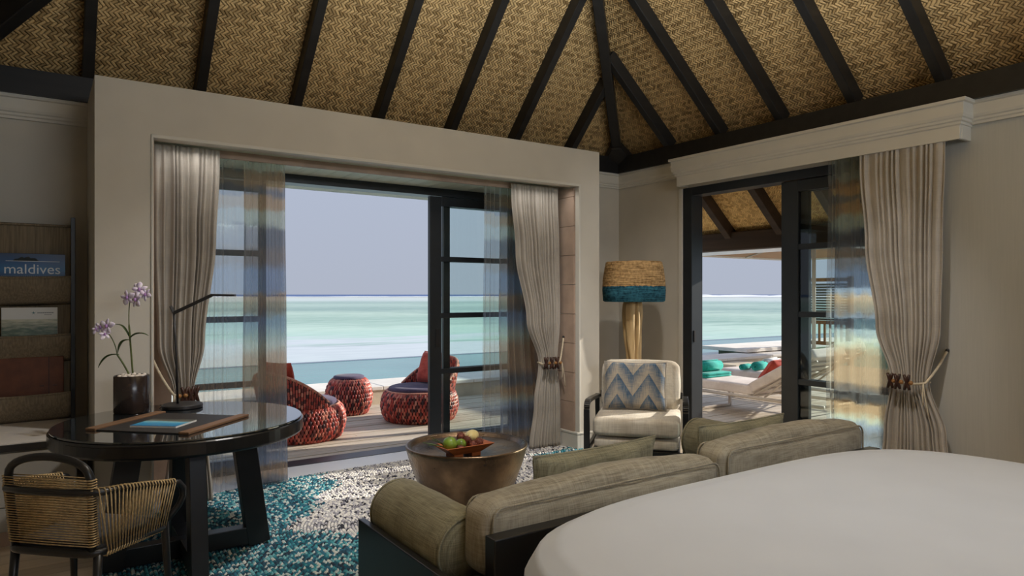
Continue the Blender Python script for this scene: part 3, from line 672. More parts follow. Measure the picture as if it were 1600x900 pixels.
# ------------------------------------------------------------------ curtains
def curtain(name, label, cat, axis, pos, keys, nf, m, wrap=0.0, seed=0, solid=0.0, group=None, nv=64):
    """keys: (z, from, to, fold depth); a pleated cloth hanging along the axis at pos"""
    z0, z1 = keys[0][0], keys[-1][0]; c0 = (keys[-1][1]+keys[-1][2])/2
    base = (c0, pos, 0) if axis == 'x' else (pos, c0, 0)
    nu = nf*10+1
    def fn(u, v):
        z = z0+(z1-z0)*v; a, b, am = keyed(keys, z)
        w = u+0.30/nf*math.sin(2*PI*u*2.3+seed)+0.18/nf*math.sin(2*PI*u*5.1+seed*2)
        dep = am*math.sin(2*PI*nf*w)*(0.8+0.3*math.sin(u*17+seed*3))
        dep += am*0.22*math.sin(2*PI*nf*2*w+seed)*min(1, max(0, (z1-z)/0.5))
        up = u
        if wrap:                                     # the free edge is turned back behind itself
            cut = 0.5
            if u <= cut: up = u/cut
            else:
                q = (u-cut)/(1-cut)*2; leg = min(1, int(q)); f = q-leg
                up = 1-wrap*(f if leg % 2 == 0 else 1-f); dep += (1.6 if axis == 'x' else 0.6)*am*(leg+1)*min(1, (u-cut)/0.01)
        al = a+(b-a)*up+0.006*math.sin(z*1.7+u*9+seed)*min(1, (z1-z)*2)
        return (al-c0, dep, z) if axis == 'x' else (dep, al-c0, z)
    t = thing(name, label, cat, base, 0, group)
    mb = MB().grid(fn, nu, nv); mb.build('cloth', m, t, smooth=True, solid=solid, fix=False)
    return t
H1 = HEAD+0.01
dl = curtain('drape', 'taupe drape tied back behind the desk lamp, next to the orchid', 'curtain', 'x', 5.33,
             [(0.012, 0.69, 1.03, 0.024), (0.45, 0.73, 1.00, 0.022), (0.80, 0.76, 0.905, 0.022), (1.15, 0.665, 0.975, 0.024), (1.9, 0.645, 1.045, 0.024), (2.45, 0.64, 1.07, 0.018), (H1-0.01, 0.64, 1.07, 0.010)], 11, 'drape', 0, 1.0, 0.004)
dr = curtain('drape', 'taupe drape tied back next to the door leaves behind the bronze table', 'curtain', 'x', 5.36,
             [(0.012, 3.86, 4.235, 0.023), (0.45, 3.92, 4.23, 0.021), (0.84, 3.98, 4.19, 0.022), (1.25, 3.84, 4.22, 0.023), (1.9, 3.71, 4.21, 0.024), (2.45, 3.655, 4.20, 0.018), (H1-0.01, 3.65, 4.20, 0.010)], 13, 'drape', 0, 2.2, 0.004)
db = curtain('drape', 'long taupe drape tied back on the side wall above the white bed', 'curtain', 'y', XR-0.150,
             [(0.012, 2.31, 2.86, 0.024), (0.45, 2.38, 2.82, 0.022), (0.84, 2.50, 2.76, 0.024), (1.25, 2.42, 2.88, 0.024), (1.9, 2.40, 2.97, 0.024), (2.5, 2.385, 3.02, 0.018), (2.69, 2.385, 3.02, 0.010)], 13, 'drape', 0, 3.4, 0.004)
curtain('sheer_curtain', 'banded sheer curtain hanging beside the drape behind the round desk', 'curtain', 'x', 5.50,
        [(0.02, 0.86, 1.60, 0.024), (1.3, 0.86, 1.60, 0.024), (2.4, 0.88, 1.585, 0.018), (H1-0.01, 0.88, 1.58, 0.014)], 16, 'sheer', 0.42, 4.0)
curtain('sheer_curtain', 'banded sheer curtain over the door leaves behind the bronze table', 'curtain', 'x', 5.52,
        [(0.02, 3.42, 4.10, 0.024), (1.3, 3.42, 4.02, 0.024), (2.4, 3.44, 4.0, 0.018), (H1-0.01, 3.44, 4.0, 0.014)], 16, 'sheer', 0.6, 5.0)
curtain('sheer_curtain', 'banded sheer curtain on the side door beside the long drape', 'curtain', 'y', XR-0.085,
        [(0.02, 3.34, 2.72, 0.017), (1.3, 3.34, 2.72, 0.017), (2.4, 3.33, 2.76, 0.014), (2.69, 3.33, 2.76, 0.010)], 14, 'sheer', 0.92, 6.0)
def tieback(label, hook, ends, right, front, z):
    """hook: wall point; ends: the two sides of the gathered cloth; right, front: unit vectors along and off the cloth"""
    right, front = Vector(right), Vector(front); a, b = Vector(ends[0]), Vector(ends[1]); mid = (a+b)/2
    t = thing('curtain_tieback', label, 'tieback', mid)
    hk = Vector(hook)-mid; half = (b-a).length/2
    p0 = b-mid+front*0.05
    pts = bez(hk, hk*0.55+p0*0.45+Vector((0, 0, -0.04)), p0, 10)
    pts += [right*(half*c)+front*(0.045+0.035*math.sin(PI*(c+1)/2))+Vector((0, 0, -0.01)) for c in (0.6, 0.2, -0.2, -0.6, -1.0)] if (b-a).dot(right) > 0 else \
           [-right*(half*c)+front*(0.045+0.035*math.sin(PI*(c+1)/2))+Vector((0, 0, -0.01)) for c in (0.6, 0.2, -0.2, -0.6, -1.0)]
    pts += [a-mid-front*0.03, -front*0.06, b-mid-front*0.03]
    MB().tube(pts, 0.009, 8).build('rope', 'rope_pale', t, smooth=True)
    sg = 1 if (b-a).dot(right) > 0 else -1
    for i, c in enumerate((-0.85, -0.35, 0.2)):
        q = right*(sg*half*c)+front*(0.075+0.035*math.sin(PI*(c+1)/2))
        for e in (0.35, -0.3):
            dv = Vector((0, 0, 1))*math.cos(e)+right*math.sin(e)
            MB().tube([q-dv*0.06, q-dv*0.03, q+dv*0.03, q+dv*0.06], [0.010, 0.013, 0.013, 0.010], 8).build('toggle', 'toggle', t, smooth=True)
        blob(0.016, 0.016, 0.016, 8).build('bead', 'bead', t, smooth=True, loc=q+right*(sg*0.035)+front*0.012)
    for dx, ln in ((0.0, 0.16), (0.02, 0.24)):
        q = p0+front*0.03
        MB().tube(bez(q, q+right*dx*sg+Vector((0, 0, -ln*0.5))+front*0.02, q+right*dx*2*sg+Vector((0, 0, -ln)), 6), 0.005, 6).build('cord_end', 'rope_pale', t, smooth=True)
    blob(0.014, 0.014, 0.014, 8).build('hook', 'lamp_metal', t, smooth=True, loc=hk)
tieback('rope tieback with dark toggles, partly hidden behind the desk lamp', (0.628, 5.30, 1.06), ((0.905, 5.33, 0.80), (0.76, 5.33, 0.80)), (1, 0, 0), (0, -1, 0), 0.8)
tieback('rope tieback with dark toggles on the drape behind the bronze table', (4.26, 5.34, 1.08), ((3.98, 5.36, 0.84), (4.19, 5.36, 0.84)), (1, 0, 0), (0, -1, 0), 0.84)
tieback('rope tieback with dark toggles on the drape above the bed', (XR-0.012, 2.43, 1.08), ((XR-0.150, 2.76, 0.84), (XR-0.150, 2.50, 0.84)), (0, 1, 0), (-1, 0, 0), 0.84)

# ------------------------------------------------------------------ braided rug
rug = thing('rug', 'large braided wool rug in teal and white waves under the table and sofa', 'rug', (2.45, 3.95, 0.0))
RA, RB, RE = 2.20, 1.70, 3.0
def rug_pt(a, k):
    c, s_ = math.cos(a), math.sin(a)
    q = (abs(c)**RE+abs(s_)**RE)**(-1/RE); return (RA*k*q*c, RB*k*q*s_)
n = 96; MB().add([(*rug_pt(2*PI*i/n, 0.995), 0.002) for i in range(n)]+[(*rug_pt(2*PI*i/n, 0.995), 0.010) for i in range(n)],
                 [tuple(range(n-1, -1, -1)), tuple(range(n, 2*n))]+[(i, (i+1) % n, n+(i+1) % n, n+i) for i in range(n)]).build('backing', plain('rug_backing', S(52, 58, 66), 0.95, 0.1, 20), rug)
rr = random.Random(11)
TEAL = [S(50, 118, 132), S(74, 150, 160), S(44, 92, 110), S(50, 62, 76), S(190, 202, 200), S(116, 174, 180), S(60, 112, 134), S(200, 204, 198), S(52, 82, 100)]
PALE = [S(230, 226, 218), S(214, 210, 206), S(190, 188, 190), S(236, 232, 226), S(176, 174, 180), S(60, 60, 68), S(222, 218, 210), S(146, 144, 152)]
def rug_col(x, y):
    e = 1.52+0.16*math.sin(y*5.2+0.6)+0.07*math.sin(y*11.0)+max(0, y-4.95)*0.95
    e2 = 3.55+0.20*math.sin(y*4.1)+0.08*math.sin(y*9.0)-max(0, 3.6-y)*0.4
    j = rr.uniform(-0.05, 0.05)
    pale = e+j < x < e2+j or (y > 5.22+0.06*math.sin(x*6) and x > 3.0)
    return rr.choice(PALE if pale else TEAL)
st = MB(); rows = 108
for i in range(rows):
    k = (i+0.5)/rows
    m_ = 720; P = [rug_pt(2*PI*j/m_, k) for j in range(m_+1)]
    L = [0.0]
    for a, b in zip(P, P[1:]): L.append(L[-1]+math.hypot(b[0]-a[0], b[1]-a[1]))
    cnt = max(3, int(L[-1]/0.0235)); idx = 0; ph = rr.random()
    for s_ in range(cnt):
        d_ = L[-1]*((s_+ph) % cnt)/cnt
        import bisect
        idx = min(max(bisect.bisect_left(L, d_), 1), m_); a, b = P[idx-1], P[idx]; f = (d_-L[idx-1])/max(1e-9, L[idx]-L[idx-1])
        px, py = lerp(a[0], b[0], f), lerp(a[1], b[1], f); ang = math.atan2(b[1]-a[1], b[0]-a[0])
        ang += (0.62 if i % 2 else -0.62)+rr.uniform(-0.12, 0.12)
        wx, wy = px+2.45, py+3.95
        if wy < 2.35 and wx > 1.3: continue
        col = rug_col(wx, wy); ca, sa = math.cos(ang), math.sin(ang); l2, w2, hz = 0.0150, 0.0076, 0.008+rr.uniform(0, 0.004)
        o = len(st.v)
        for lx, wy_, zz in ((-1, 0, 0), (-0.5, -1, 0), (0.5, -1, 0), (1, 0, 0), (0.5, 1, 0), (-0.5, 1, 0)):
            st.v.append((px+lx*l2*ca-wy_*w2*sa, py+lx*l2*sa+wy_*w2*ca, 0.009))
        for lx in (-0.5, 0.5): st.v.append((px+lx*l2*ca, py+lx*l2*sa, 0.010+hz))
        st.f += [(o, o+1, o+6), (o+1, o+2, o+7, o+6), (o+2, o+3, o+7), (o+3, o+4, o+7), (o+4, o+5, o+6, o+7), (o+5, o, o+6)]
        st.col += [col]*8
tag(st.build('braided_stitches', 'stitch', rug, smooth=True, fix=False), kind='stuff')

# ------------------------------------------------------------------ sofa, cushions, bed
sofa = thing('sofa', 'black framed sofa with its back to the foot of the bed', 'sofa', (2.65, 2.12, 0.0))
def SB(x0, x1, y0, y1, z0, z1): return B(x0-2.65, x1-2.65, y0-2.12, y1-2.12, z0, z1)
SB(1.37, 4.06, 2.12, 2.19, 0.12, 0.60).build('back_panel', 'black_wood', sofa, bevel=0.006)
SB(1.235, 1.27, 2.19, 3.10, 0.03, 0.44).build('arm_panel', 'black_wood', sofa, bevel=0.004)
SB(4.06, 4.095, 2.19, 3.10, 0.03, 0.44).build('arm_panel', 'black_wood', sofa, bevel=0.004)
SB(1.27, 4.06, 2.19, 3.08, 0.06, 0.24).build('seat_base', 'black_wood', sofa, bevel=0.004)
SB(1.27, 1.37, 2.19, 2.23, 0.24, 0.44).build('corner_rail', 'black_wood', sofa, bevel=0.004)
soft_box(2.20, 0.86, 0.16, 0.05, (0.01, 0.01, 0.015), 12, 0.004).build('seat_cushion', 'olive', sofa, smooth=True, loc=(0.0, 0.50, 0.325))
for x_, y_ in ((1.32, 2.22), (4.0, 2.22), (1.32, 3.02), (4.0, 3.02)): SB(x_-0.03, x_+0.03, y_-0.03, y_+0.03, 0.02, 0.06).build('foot', 'black_wood', sofa)
def bolster(label, x, y0, y1, z, r):
    t = thing('bolster', label, 'bolster', (x, (y0+y1)/2, z-r)); L_ = (y1-y0)/2
    prof = [(0, -L_), (r*0.6, -L_-0.006), (r*0.9, -L_+0.012), (r, -L_+0.05)]+[(r*(1+0.012*math.sin(i*1.3)), -L_+0.05+(2*L_-0.1)*i/10) for i in range(1, 10)]+[(r, L_-0.05), (r*0.9, L_-0.012), (r*0.6, L_+0.006), (0, L_)]
    mb = MB().lathe(prof, 32).xf(Matrix.Rotation(-PI/2, 4, 'X')); mb.build('cover', 'olive', t, smooth=True, loc=(0, 0, r))
    for e in (-1, 1):
        ring = [(r*0.93*math.cos(2*PI*i/32), e*(L_-0.012), r+r*0.93*math.sin(2*PI*i/32)) for i in range(32)]
        MB().tube(ring, 0.006, 6, True).build('piping', 'olive', t, smooth=True)
bolster('olive bolster along the sofa arm nearest the round desk', 1.425, 2.385, 3.08, 0.465, 0.15)
bolster('olive bolster along the sofa arm nearest the side door', 3.88, 2.46, 3.36, 0.465, 0.155)
def back_cushion(label, x0, x1, z1, seed, ry):
    w = x1-x0; t = thing('back_cushion', label, 'cushion', ((x0+x1)/2, 2.315, 0.39), ry)
    h = z1-0.39
    c = soft_box(w, 0.20, h, 0.06, (0.02, 0.03, 0.05), 24, 0.010, seed, 5.0)
    c.build('cover', 'linen', t, smooth=True, loc=(0, 0, h/2))
    for yy in (-0.098, 0.098):
        p = []; n = 20; hw, hh, rr_ = w/2-0.024, h/2-0.012, 0.05
        for cx, cz, a0 in ((hw-rr_, hh-rr_, 0), (-hw+rr_, hh-rr_, 90), (-hw+rr_, -hh+rr_, 180), (hw-rr_, -hh+rr_, 270)):
            for q in range(5): p.append((cx+rr_*math.cos(R(a0+q*22.5)), yy*(1.0), h/2+cz+rr_*math.sin(R(a0+q*22.5))))
        MB().tube(p, 0.0055, 6, True).build('piping', 'linen', t, smooth=True)
back_cushion('taupe back cushion on the sofa end nearest the bronze table', 1.40, 2.77, 0.69, 1, R(0.3))
back_cushion('taupe back cushion on the sofa end below the side door', 2.79, 4.06, 0.735, 2, R(-0.3))
def scatter(label, loc, w, h, t_, rx, rz, m, seed, cat='pillow', name='pillow', edge=True):
    t = thing(name, label, cat, loc, rz)
    p = pillow(w, h, t_, 22, seed); mt = Matrix.Translation((0, 0, h/2)); rot = Matrix.Rotation(rx, 4, 'X')
    p.xf(rot @ mt); p.build('cover', m, t, smooth=True, fix=False)
    if edge: MB().tube([rot @ mt @ Vector(q) for q in pillow_edge(w, h)], 0.006, 6, True).build('piping', m, t, smooth=True)
    return t
scatter('olive lumbar pillow behind the taupe back cushion, before the armchair', (2.33, 2.68, 0.405), 0.84, 0.33, 0.14, R(7), R(2), 'olive', 1)
scatter('olive lumbar pillow leaning next to the bolster by the side door', (3.48, 2.68, 0.405), 0.78, 0.345, 0.14, R(7), R(-1), 'olive', 2)

bed = thing('bed', 'wide bed with smooth white cover at the foot of the sofa', 'bed', (2.55, 0.95, 0.0))
B(-1.30, 1.30, -1.12, 0.98, 0.05, 0.26).build('bed_base', 'black_wood', bed, bevel=0.01)
def bedf(u, v):
    a = 2*PI*u; ex = 4.2
    q = (abs(math.cos(a))**ex+abs(math.sin(a))**ex)**(-1/ex)
    rim = [(0.0, 0.725), (0.25, 0.725), (0.5, 0.724), (0.7, 0.722), (0.84, 0.716), (0.93, 0.698), (0.975, 0.665), (1.0, 0.60), (1.0, 0.45), (0.985, 0.25)]
    j = v*(len(rim)-1); i = min(int(j), len(rim)-2); f = j-i; r = lerp(rim[i][0], rim[i+1][0], f); z = lerp(rim[i][1], rim[i+1][1], f)
    return (1.40*r*q*math.cos(a), 1.14*r*q*math.sin(a)-0.02, z)
MB().grid(bedf, 128, 55, True).build('duvet', 'bed', bed, smooth=True)
B(-1.35, 1.35, -1.22, -1.16, 0.0, 1.1).build('headboard', 'black_wood', bed, bevel=0.01)

# ------------------------------------------------------------------ bronze table, tray, fruit
ct = thing('coffee_table', 'hammered bronze drum table standing on the rug', 'table', (2.52, 4.27, 0.024))
prof = [(0, 0), (0.285, 0), (0.30, 0.01), (0.335, 0.10), (0.372, 0.20), (0.405, 0.29), (0.428, 0.37), (0.436, 0.400), (0.434, 0.408), (0.424, 0.409), (0.400, 0.397), (0.392, 0.382), (0.386, 0.380), (0, 0.380)]
MB().lathe(prof, 96).build('drum', 'bronze', ct, smooth=True, bevel=0)
for p in ct.children: 
    for f in p.data.polygons: f.use_smooth = True
TZ = 0.404
tray = thing('fruit_tray', 'orange wooden tray with flared sides on the bronze table', 'tray', (2.37, 4.06, TZ), R(2))
tm = MB(); o4 = lambda hx, hy, z: [(-hx, -hy, z), (hx, -hy, z), (hx, hy, z), (-hx, hy, z)]
tm.add(o4(0.105, 0.05, 0.022)+o4(0.19, 0.105, 0.082)+o4(0.178, 0.095, 0.084)+o4(0.10, 0.045, 0.040),
       [(3, 2, 1, 0)]+[(i+b, (i+1) % 4+b, (i+1) % 4+4+b, i+4+b) for b in (0, 4, 8) for i in range(4)]+[(12, 13, 14, 15)])
tm.build('tray_bowl', 'orange_wood', tray, bevel=0.003)
for sx in (-1, 1): B(sx*0.07-0.036, sx*0.07+0.036, -0.055, 0.055, 0, 0.024).build('foot', 'orange_wood', tray, bevel=0.003)
def fruit(name, label, dx, dy, dz, r, m, grp=None, rough=0.03, hair=0):
    t = thing(name, label, 'fruit', (2.37+dx, 4.06+dy, TZ+dz), rr.uniform(0, 6), grp)
    rx, ry, rz = r if isinstance(r, tuple) else (r, r, r*0.94)
    blob(rx, ry, rz, 12, rough, dx*50).build('skin', m, t, smooth=True, loc=(0, 0, rz))
    if name == 'lime': MB().lathe([(0, 0.0), (0.007, 0.0), (0.006, 0.004), (0, 0.005)], 8).build('stem_end', 'stem', t, loc=(0, 0, rz*2-0.003))
    if hair:
        h = MB(); g = random.Random(int(dx*1000)+5)
        for i in range(hair):
            v = Vector((g.gauss(0, 1), g.gauss(0, 1), g.gauss(0, 1))).normalized(); p = Vector((v.x*rx, v.y*ry, v.z*rz+rz))
            h.tube([p*0.98+Vector((0, 0, 0)), p+v*0.005+Vector((0, 0, 0.001)), p+v*0.009+Vector((g.uniform(-.003, .003),)*3)], [0.0016, 0.0012, 0.0004], 4)
        h.build('hairs', 'rambutan', t)['kind'] = 'stuff'
    return t
fruit('lime', 'large green citrus fruit in the tray, next to the pandan leaves', -0.105, 0.0, 0.046, 0.050, 'lime')
fruit('lime', 'smaller green citrus fruit in the middle of the tray', -0.012, 0.015, 0.042, 0.038, 'lime')
fruit('mango', 'pale yellow mango on the far end of the tray', 0.10, 0.055, 0.075, (0.075, 0.045, 0.040), 'mango')
fruit('rambutan', 'small brown rambutan between the two green fruits', -0.055, -0.055, 0.045, 0.022, 'rambutan', hair=50)
fruit('rambutan', 'rambutan at the end of the tray, in front of the mango', 0.115, -0.015, 0.056, 0.028, 'rambutan', hair=70)
fruit('rambutan', 'hairy rambutan topmost of the heap beside the mango', 0.015, 0.065, 0.090, 0.028, 'rambutan', hair=90)
fruit('rambutan', 'hairy rambutan between the smaller green fruit and the mango', 0.045, 0.02, 0.075, 0.028, 'rambutan', hair=90)
fruit('rambutan', 'hairy rambutan low in the tray beside the smaller green fruit', 0.055, -0.035, 0.048, 0.027, 'rambutan', hair=90)
pd = thing('pandan_leaves', 'pointed green pandan leaves sticking out of the tray', 'leaves', (2.37-0.15, 4.06+0.03, TZ+0.06))
for i, (dx, dy, dz, bend) in enumerate(((-0.05, 0.06, 0.075, 0.02), (-0.09, 0.03, 0.03, 0.02), (-0.11, 0.06, 0.045, 0.01), (-0.03, 0.09, 0.05, 0.02))):
    pts = bez((0.05, -0.01, 0.0), (dx*0.4, dy*0.4, dz*0.5+bend), (dx, dy, dz), 7); lm = MB()
    w = [0.014, 0.019, 0.021, 0.020, 0.017, 0.012, 0.006, 0.001]
    lm.add([(p.x, p.y-w[q], p.z) for q, p in enumerate(pts)]+[(p.x, p.y, p.z-0.003) for p in pts]+[(p.x, p.y+w[q], p.z) for q, p in enumerate(pts)],
           [(r_*8+q, r_*8+q+1, (r_+1)*8+q+1, (r_+1)*8+q) for r_ in (0, 1) for q in range(7)])
    lm.build('leaf', 'pandan', pd, smooth=True, solid=0.001)

# ------------------------------------------------------------------ ivory armchair and chevron pillow
ang = math.atan2(-0.5635, 0.826)
ang -= R(14); _fc = Vector((4.28, 4.46, 0))+Matrix.Rotation(ang+R(14), 3, 'Z') @ Vector((0, -0.38, 0)); AP = _fc-Matrix.Rotation(ang, 3, 'Z') @ Vector((0, -0.38, 0))
ac = thing('armchair', 'ivory armchair with dark wooden frame in the corner by the side door', 'armchair', tuple(AP), ang)
# local: x to the right as seen from the room, y towards the corner, front at y = -0.38
soft_box(0.72, 0.74, 0.15, 0.04, (0.005, 0.006, 0.012), 16, 0.004, 3).build('seat_cushion', 'boucle', ac, smooth=True, loc=(0, 0.0, 0.385))
soft_box(0.70, 0.70, 0.09, 0.03, (0.003, 0.004, 0.0), 12, 0.003, 4).build('seat_platform', 'boucle', ac, smooth=True, loc=(0, 0.0, 0.245))
bk = soft_box(0.70, 0.17, 0.46, 0.07, (0.01, 0.03, 0.01), 16, 0.005, 5)
bk.xf(Matrix.Rotation(R(-14), 4, 'X')).build('back_cushion', 'boucle', ac, smooth=True, loc=(0, 0.33, 0.655))
MB().box(-0.36, 0.36, -0.33, 0.36, 0.15, 0.20).build('seat_frame', 'black_wood', ac, bevel=0.005)
for sx in (-1, 1):
    x = sx*0.405
    MB().bar((x, -0.37, 0.002), (x, -0.37, 0.535), 0.05, 0.04, (0, 1, 0)).build('leg', 'black_wood', ac, bevel=0.006)
    MB().bar((x, 0.46, 0.002), (x, 0.365, 0.56), 0.045, 0.04, (0, 1, 0)).build('leg', 'black_wood', ac, bevel=0.006)
    p = [(x, -0.37, 0.52)]+bez((x, -0.37, 0.54), (x, -0.36, 0.588), (x, -0.27, 0.59), 6)+bez((x, -0.1, 0.582), (x, 0.12, 0.565), (x*0.98, 0.38, 0.545), 6)
    am = MB(); ra = [Vector(q) for q in p]
    for a, b in zip(ra, ra[1:]): am.bar(a, b, 0.05, 0.03, (0, 0.3, 1))
    am.build('armrest', 'black_wood', ac, bevel=0.004)
    MB().bar((x, -0.35, 0.19), (x, 0.40, 0.19), 0.03, 0.05).build('side_rail', 'black_wood', ac, bevel=0.004)
MB().bar((-0.38, 0.415, 0.56), (0.38, 0.415, 0.56), 0.03, 0.06).build('back_rail', 'black_wood', ac, bevel=0.004)
MB().bar((-0.38, -0.36, 0.175), (0.38, -0.36, 0.175), 0.03, 0.05).build('front_rail', 'black_wood', ac, bevel=0.004)
mt = Matrix.Translation(AP) @ Matrix.Rotation(ang, 4, 'Z')
pp = mt @ Vector((-0.04, 0.05, 0.470))
scatter('square blue and beige chevron pillow on the ivory armchair', tuple(pp), 0.56, 0.44, 0.17, R(-20), ang, 'chevron', 3)

# ------------------------------------------------------------------ driftwood lamp
lp = thing('floor_lamp', 'driftwood floor lamp with seagrass and blue shade behind the armchair', 'lamp', (4.98, 5.10, 0.0))
def trunk(u, v):
    a = 2*PI*u; z = 0.03+1.40*v
    r = 0.088+0.010*math.sin(v*7+1)+0.018*math.sin(2*a+v*1.5)+0.010*math.sin(5*a+v*3)+0.022*mnoise.noise(Vector((math.cos(a)*2.5, math.sin(a)*2.5, z*4)))
    r -= 0.035*math.exp(-((a-4.3+0.25*math.sin(z*3))/0.16)**2)+0.02*math.exp(-((a-3.2+0.3*math.sin(z*2))/0.12)**2)
    if v == 0 or v == 1: r *= 0.9
    return (r*math.cos(a)*0.9+0.02*math.sin(v*5), r*math.sin(a)*1.0, z)
tk = MB().grid(trunk, 72, 48, True); tk.f.append(tuple(47*72+i for i in range(72))); tk.build('trunk', 'driftwood', lp, smooth=True)
MB().lathe([(0, 0.0), (0.17, 0.0), (0.17, 0.025), (0.16, 0.03), (0, 0.03)], 32).build('base', 'black_wood', lp)
sh = MB(); prof = [(0.292, 0.0), (0.312, 0.01), (0.318, 0.12), (0.312, 0.22), (0.298, 0.33), (0.282, 0.398), (0.268, 0.405), (0.262, 0.395), (0.29, 0.2), (0.28, 0.01), (0.292, 0.0)]
sh.lathe(prof, 64)
sh.v = [tuple(Vector(p)*(1+0.014*mnoise.noise(Vector(p)*7))) for p in sh.v]
sh.build('lamp_shade', 'shade', lp, smooth=True, loc=(0.0, 0.0, 1.425))
MB().tube([(0, 0, 1.42), (0, 0, 1.62)], 0.012, 8).box(-0.28, 0.28, -0.004, 0.004, 1.605, 1.612).box(-0.004, 0.004, -0.28, 0.28, 1.605, 1.612).build('harp', 'lamp_metal', lp)
blob(0.045, 0.045, 0.06, 10).build('bulb', 'paper', lp, smooth=True, loc=(0, 0, 1.68))

# ------------------------------------------------------------------ round desk
TX, TY, TH = 0.68, 4.365, 0.775
dkx = thing('round_desk', 'black round desk with glass top and slanted legs', 'desk', (TX, TY, 0.0))
RT = 0.66
MB().lathe([(0, TH-0.085), (RT-0.012, TH-0.085), (RT-0.004, TH-0.078), (RT, TH-0.07), (RT, TH-0.012), (RT-0.006, TH-0.006), (RT-0.03, TH-0.006), (0, TH-0.006)], 96).build('table_top', 'table_wood', dkx, smooth=False)
tg = NT('smoked_glass_top'); M['table_glass'] = tg.done(tg.bsdf((0.012, 0.016, 0.018), 0.02, 0, 0.8, None, 1.0))
MB().lathe([(0, TH-0.005), (RT-0.014, TH-0.005), (RT-0.010, TH-0.002), (RT-0.010, TH+0.003), (RT-0.014, TH+0.006), (0, TH+0.006)], 96).build('glass_top', 'table_glass', dkx)
dm = MB()
def arc(a): return math.cos(a), math.sin(a)
a0, a1 = R(-152), R(-100); n = 14
for i in range(n):
    c0, s0 = arc(lerp(a0, a1, i/n)); c1, s1 = arc(lerp(a0, a1, (i+1)/n))
    q = lambda c, s, r: (c*r, s*r)
    lo = [(*q(c0, s0, RT-0.02), TH-0.068), (*q(c0, s0, RT+0.003), TH-0.068), (*q(c1, s1, RT+0.003), TH-0.068), (*q(c1, s1, RT-0.02), TH-0.068)]
    dm.hexa(lo, [(p[0], p[1], TH-0.020) for p in lo])
dm.build('drawer', 'table_wood', dkx)
bc = (0.0, -0.10)
for nm, a, b in (('leg', (0.30, 0), (0.39, 0)), ('leg', (-0.28, 0), (-0.38, 0)), ('leg', (0, -0.26), (0, -0.35)), ('leg', (0, 0.26), (0, 0.35))):
    MB().bar((bc[0]+b[0], bc[1]+b[1], 0.024), (bc[0]+a[0], bc[1]+a[1], TH-0.085), 0.125 if a[0] else 0.085, 0.085 if a[0] else 0.125, (0, 1, 0)).build(nm, 'black_wood', dkx, bevel=0.004)
B(bc[0]-0.33, bc[0]+0.34, bc[1]-0.04, bc[1]+0.04, 0.03, 0.13).build('stretcher', 'black_wood', dkx, bevel=0.003)
B(bc[0]-0.04, bc[0]+0.04, bc[1]-0.31, bc[1]-0.04, 0.03, 0.13).build('stretcher', 'black_wood', dkx, bevel=0.003)
B(bc[0]-0.04, bc[0]+0.04, bc[1]+0.04, bc[1]+0.31, 0.03, 0.13).build('stretcher', 'black_wood', dkx, bevel=0.003)
DT = TH+0.0065
pad = thing('desk_pad', 'dark leather desk pad with wooden side strips on the round desk', 'desk pad', (0.60, 4.25, DT), R(-45))
B(-0.25, 0.25, -0.265, 0.265, 0, 0.006).build('writing_pad', 'leather', pad, bevel=0.001)
for sx in (-1, 1): B(sx*0.275-0.03, sx*0.275+0.03, -0.275, 0.275, 0, 0.014).build('wood_strip', 'strip_wood', pad, bevel=0.003)
bro = thing('brochure', 'thin brochure with turquoise cover lying on the desk pad', 'brochure', (0.555, 4.20, DT+0.0065), R(-40))
B(-0.13, 0.13, -0.10, 0.10, 0, 0.009).build('pages', 'paper', bro)
cv = MB().add([(-0.13, -0.10, 0.0098), (0.13, -0.10, 0.0098), (0.13, 0.10, 0.0098), (-0.13, 0.10, 0.0098)], [(0, 1, 2, 3)]); cv.uv = [(0, 0), (1, 0), (1, 1), (0, 1)]; cv.build('cover', 'cover_brochure', bro, fix=False, solid=0.001)
# orchid in a dark pot
ob = thing('potted_orchid', 'lilac orchid in a dark cylindrical pot on the round desk', 'plant', (0.455, 4.79, DT))
MB().lathe([(0, 0), (0.094, 0), (0.098, 0.006), (0.098, 0.222), (0.094, 0.226), (0.089, 0.222), (0.088, 0.19), (0, 0.19)], 48).build('pot', 'pot', ob, smooth=False)
for p in ob.children[0].data.polygons: p.use_smooth = abs(p.normal.z) < 0.5
g = random.Random(5)
for i in range(26):
    a = i*2.4; r_ = 0.078*math.sqrt((i+0.5)/26); blob(g.uniform(0.012, 0.019), g.uniform(0.012, 0.017), g.uniform(0.008, 0.012), 6, 0.2, i).build('pebble', 'pebble', ob, smooth=True, loc=(r_*math.cos(a), r_*math.sin(a), 0.222+g.uniform(-0.004, 0.010)-r_*0.1))
rv = Vector((0.826, -0.5635, 0)); fv = Vector((0.5635, 0.826, 0))
def O(a, z, f=0.0): return rv*a+fv*f+Vector((0, 0, z))      # a: along the room's diagonal, z: above the desk
MB().tube(bez(O(0.01, 0.2), O(-0.005, 0.38), O(-0.015, 0.52), 8)+bez(O(-0.016, 0.54), O(-0.02, 0.62), O(-0.008, 0.70), 6), [0.0055]*9+[0.003]*7, 7).build('stem', 'stem', ob, smooth=True)
MB().tube(bez(O(0.0, 0.2), O(-0.05, 0.30), O(-0.085, 0.345), 8)+bez(O(-0.09, 0.36), O(-0.10, 0.43), O(-0.145, 0.485), 6), [0.0055]*9+[0.003]*7, 7).build('stem', 'stem', ob, smooth=True)
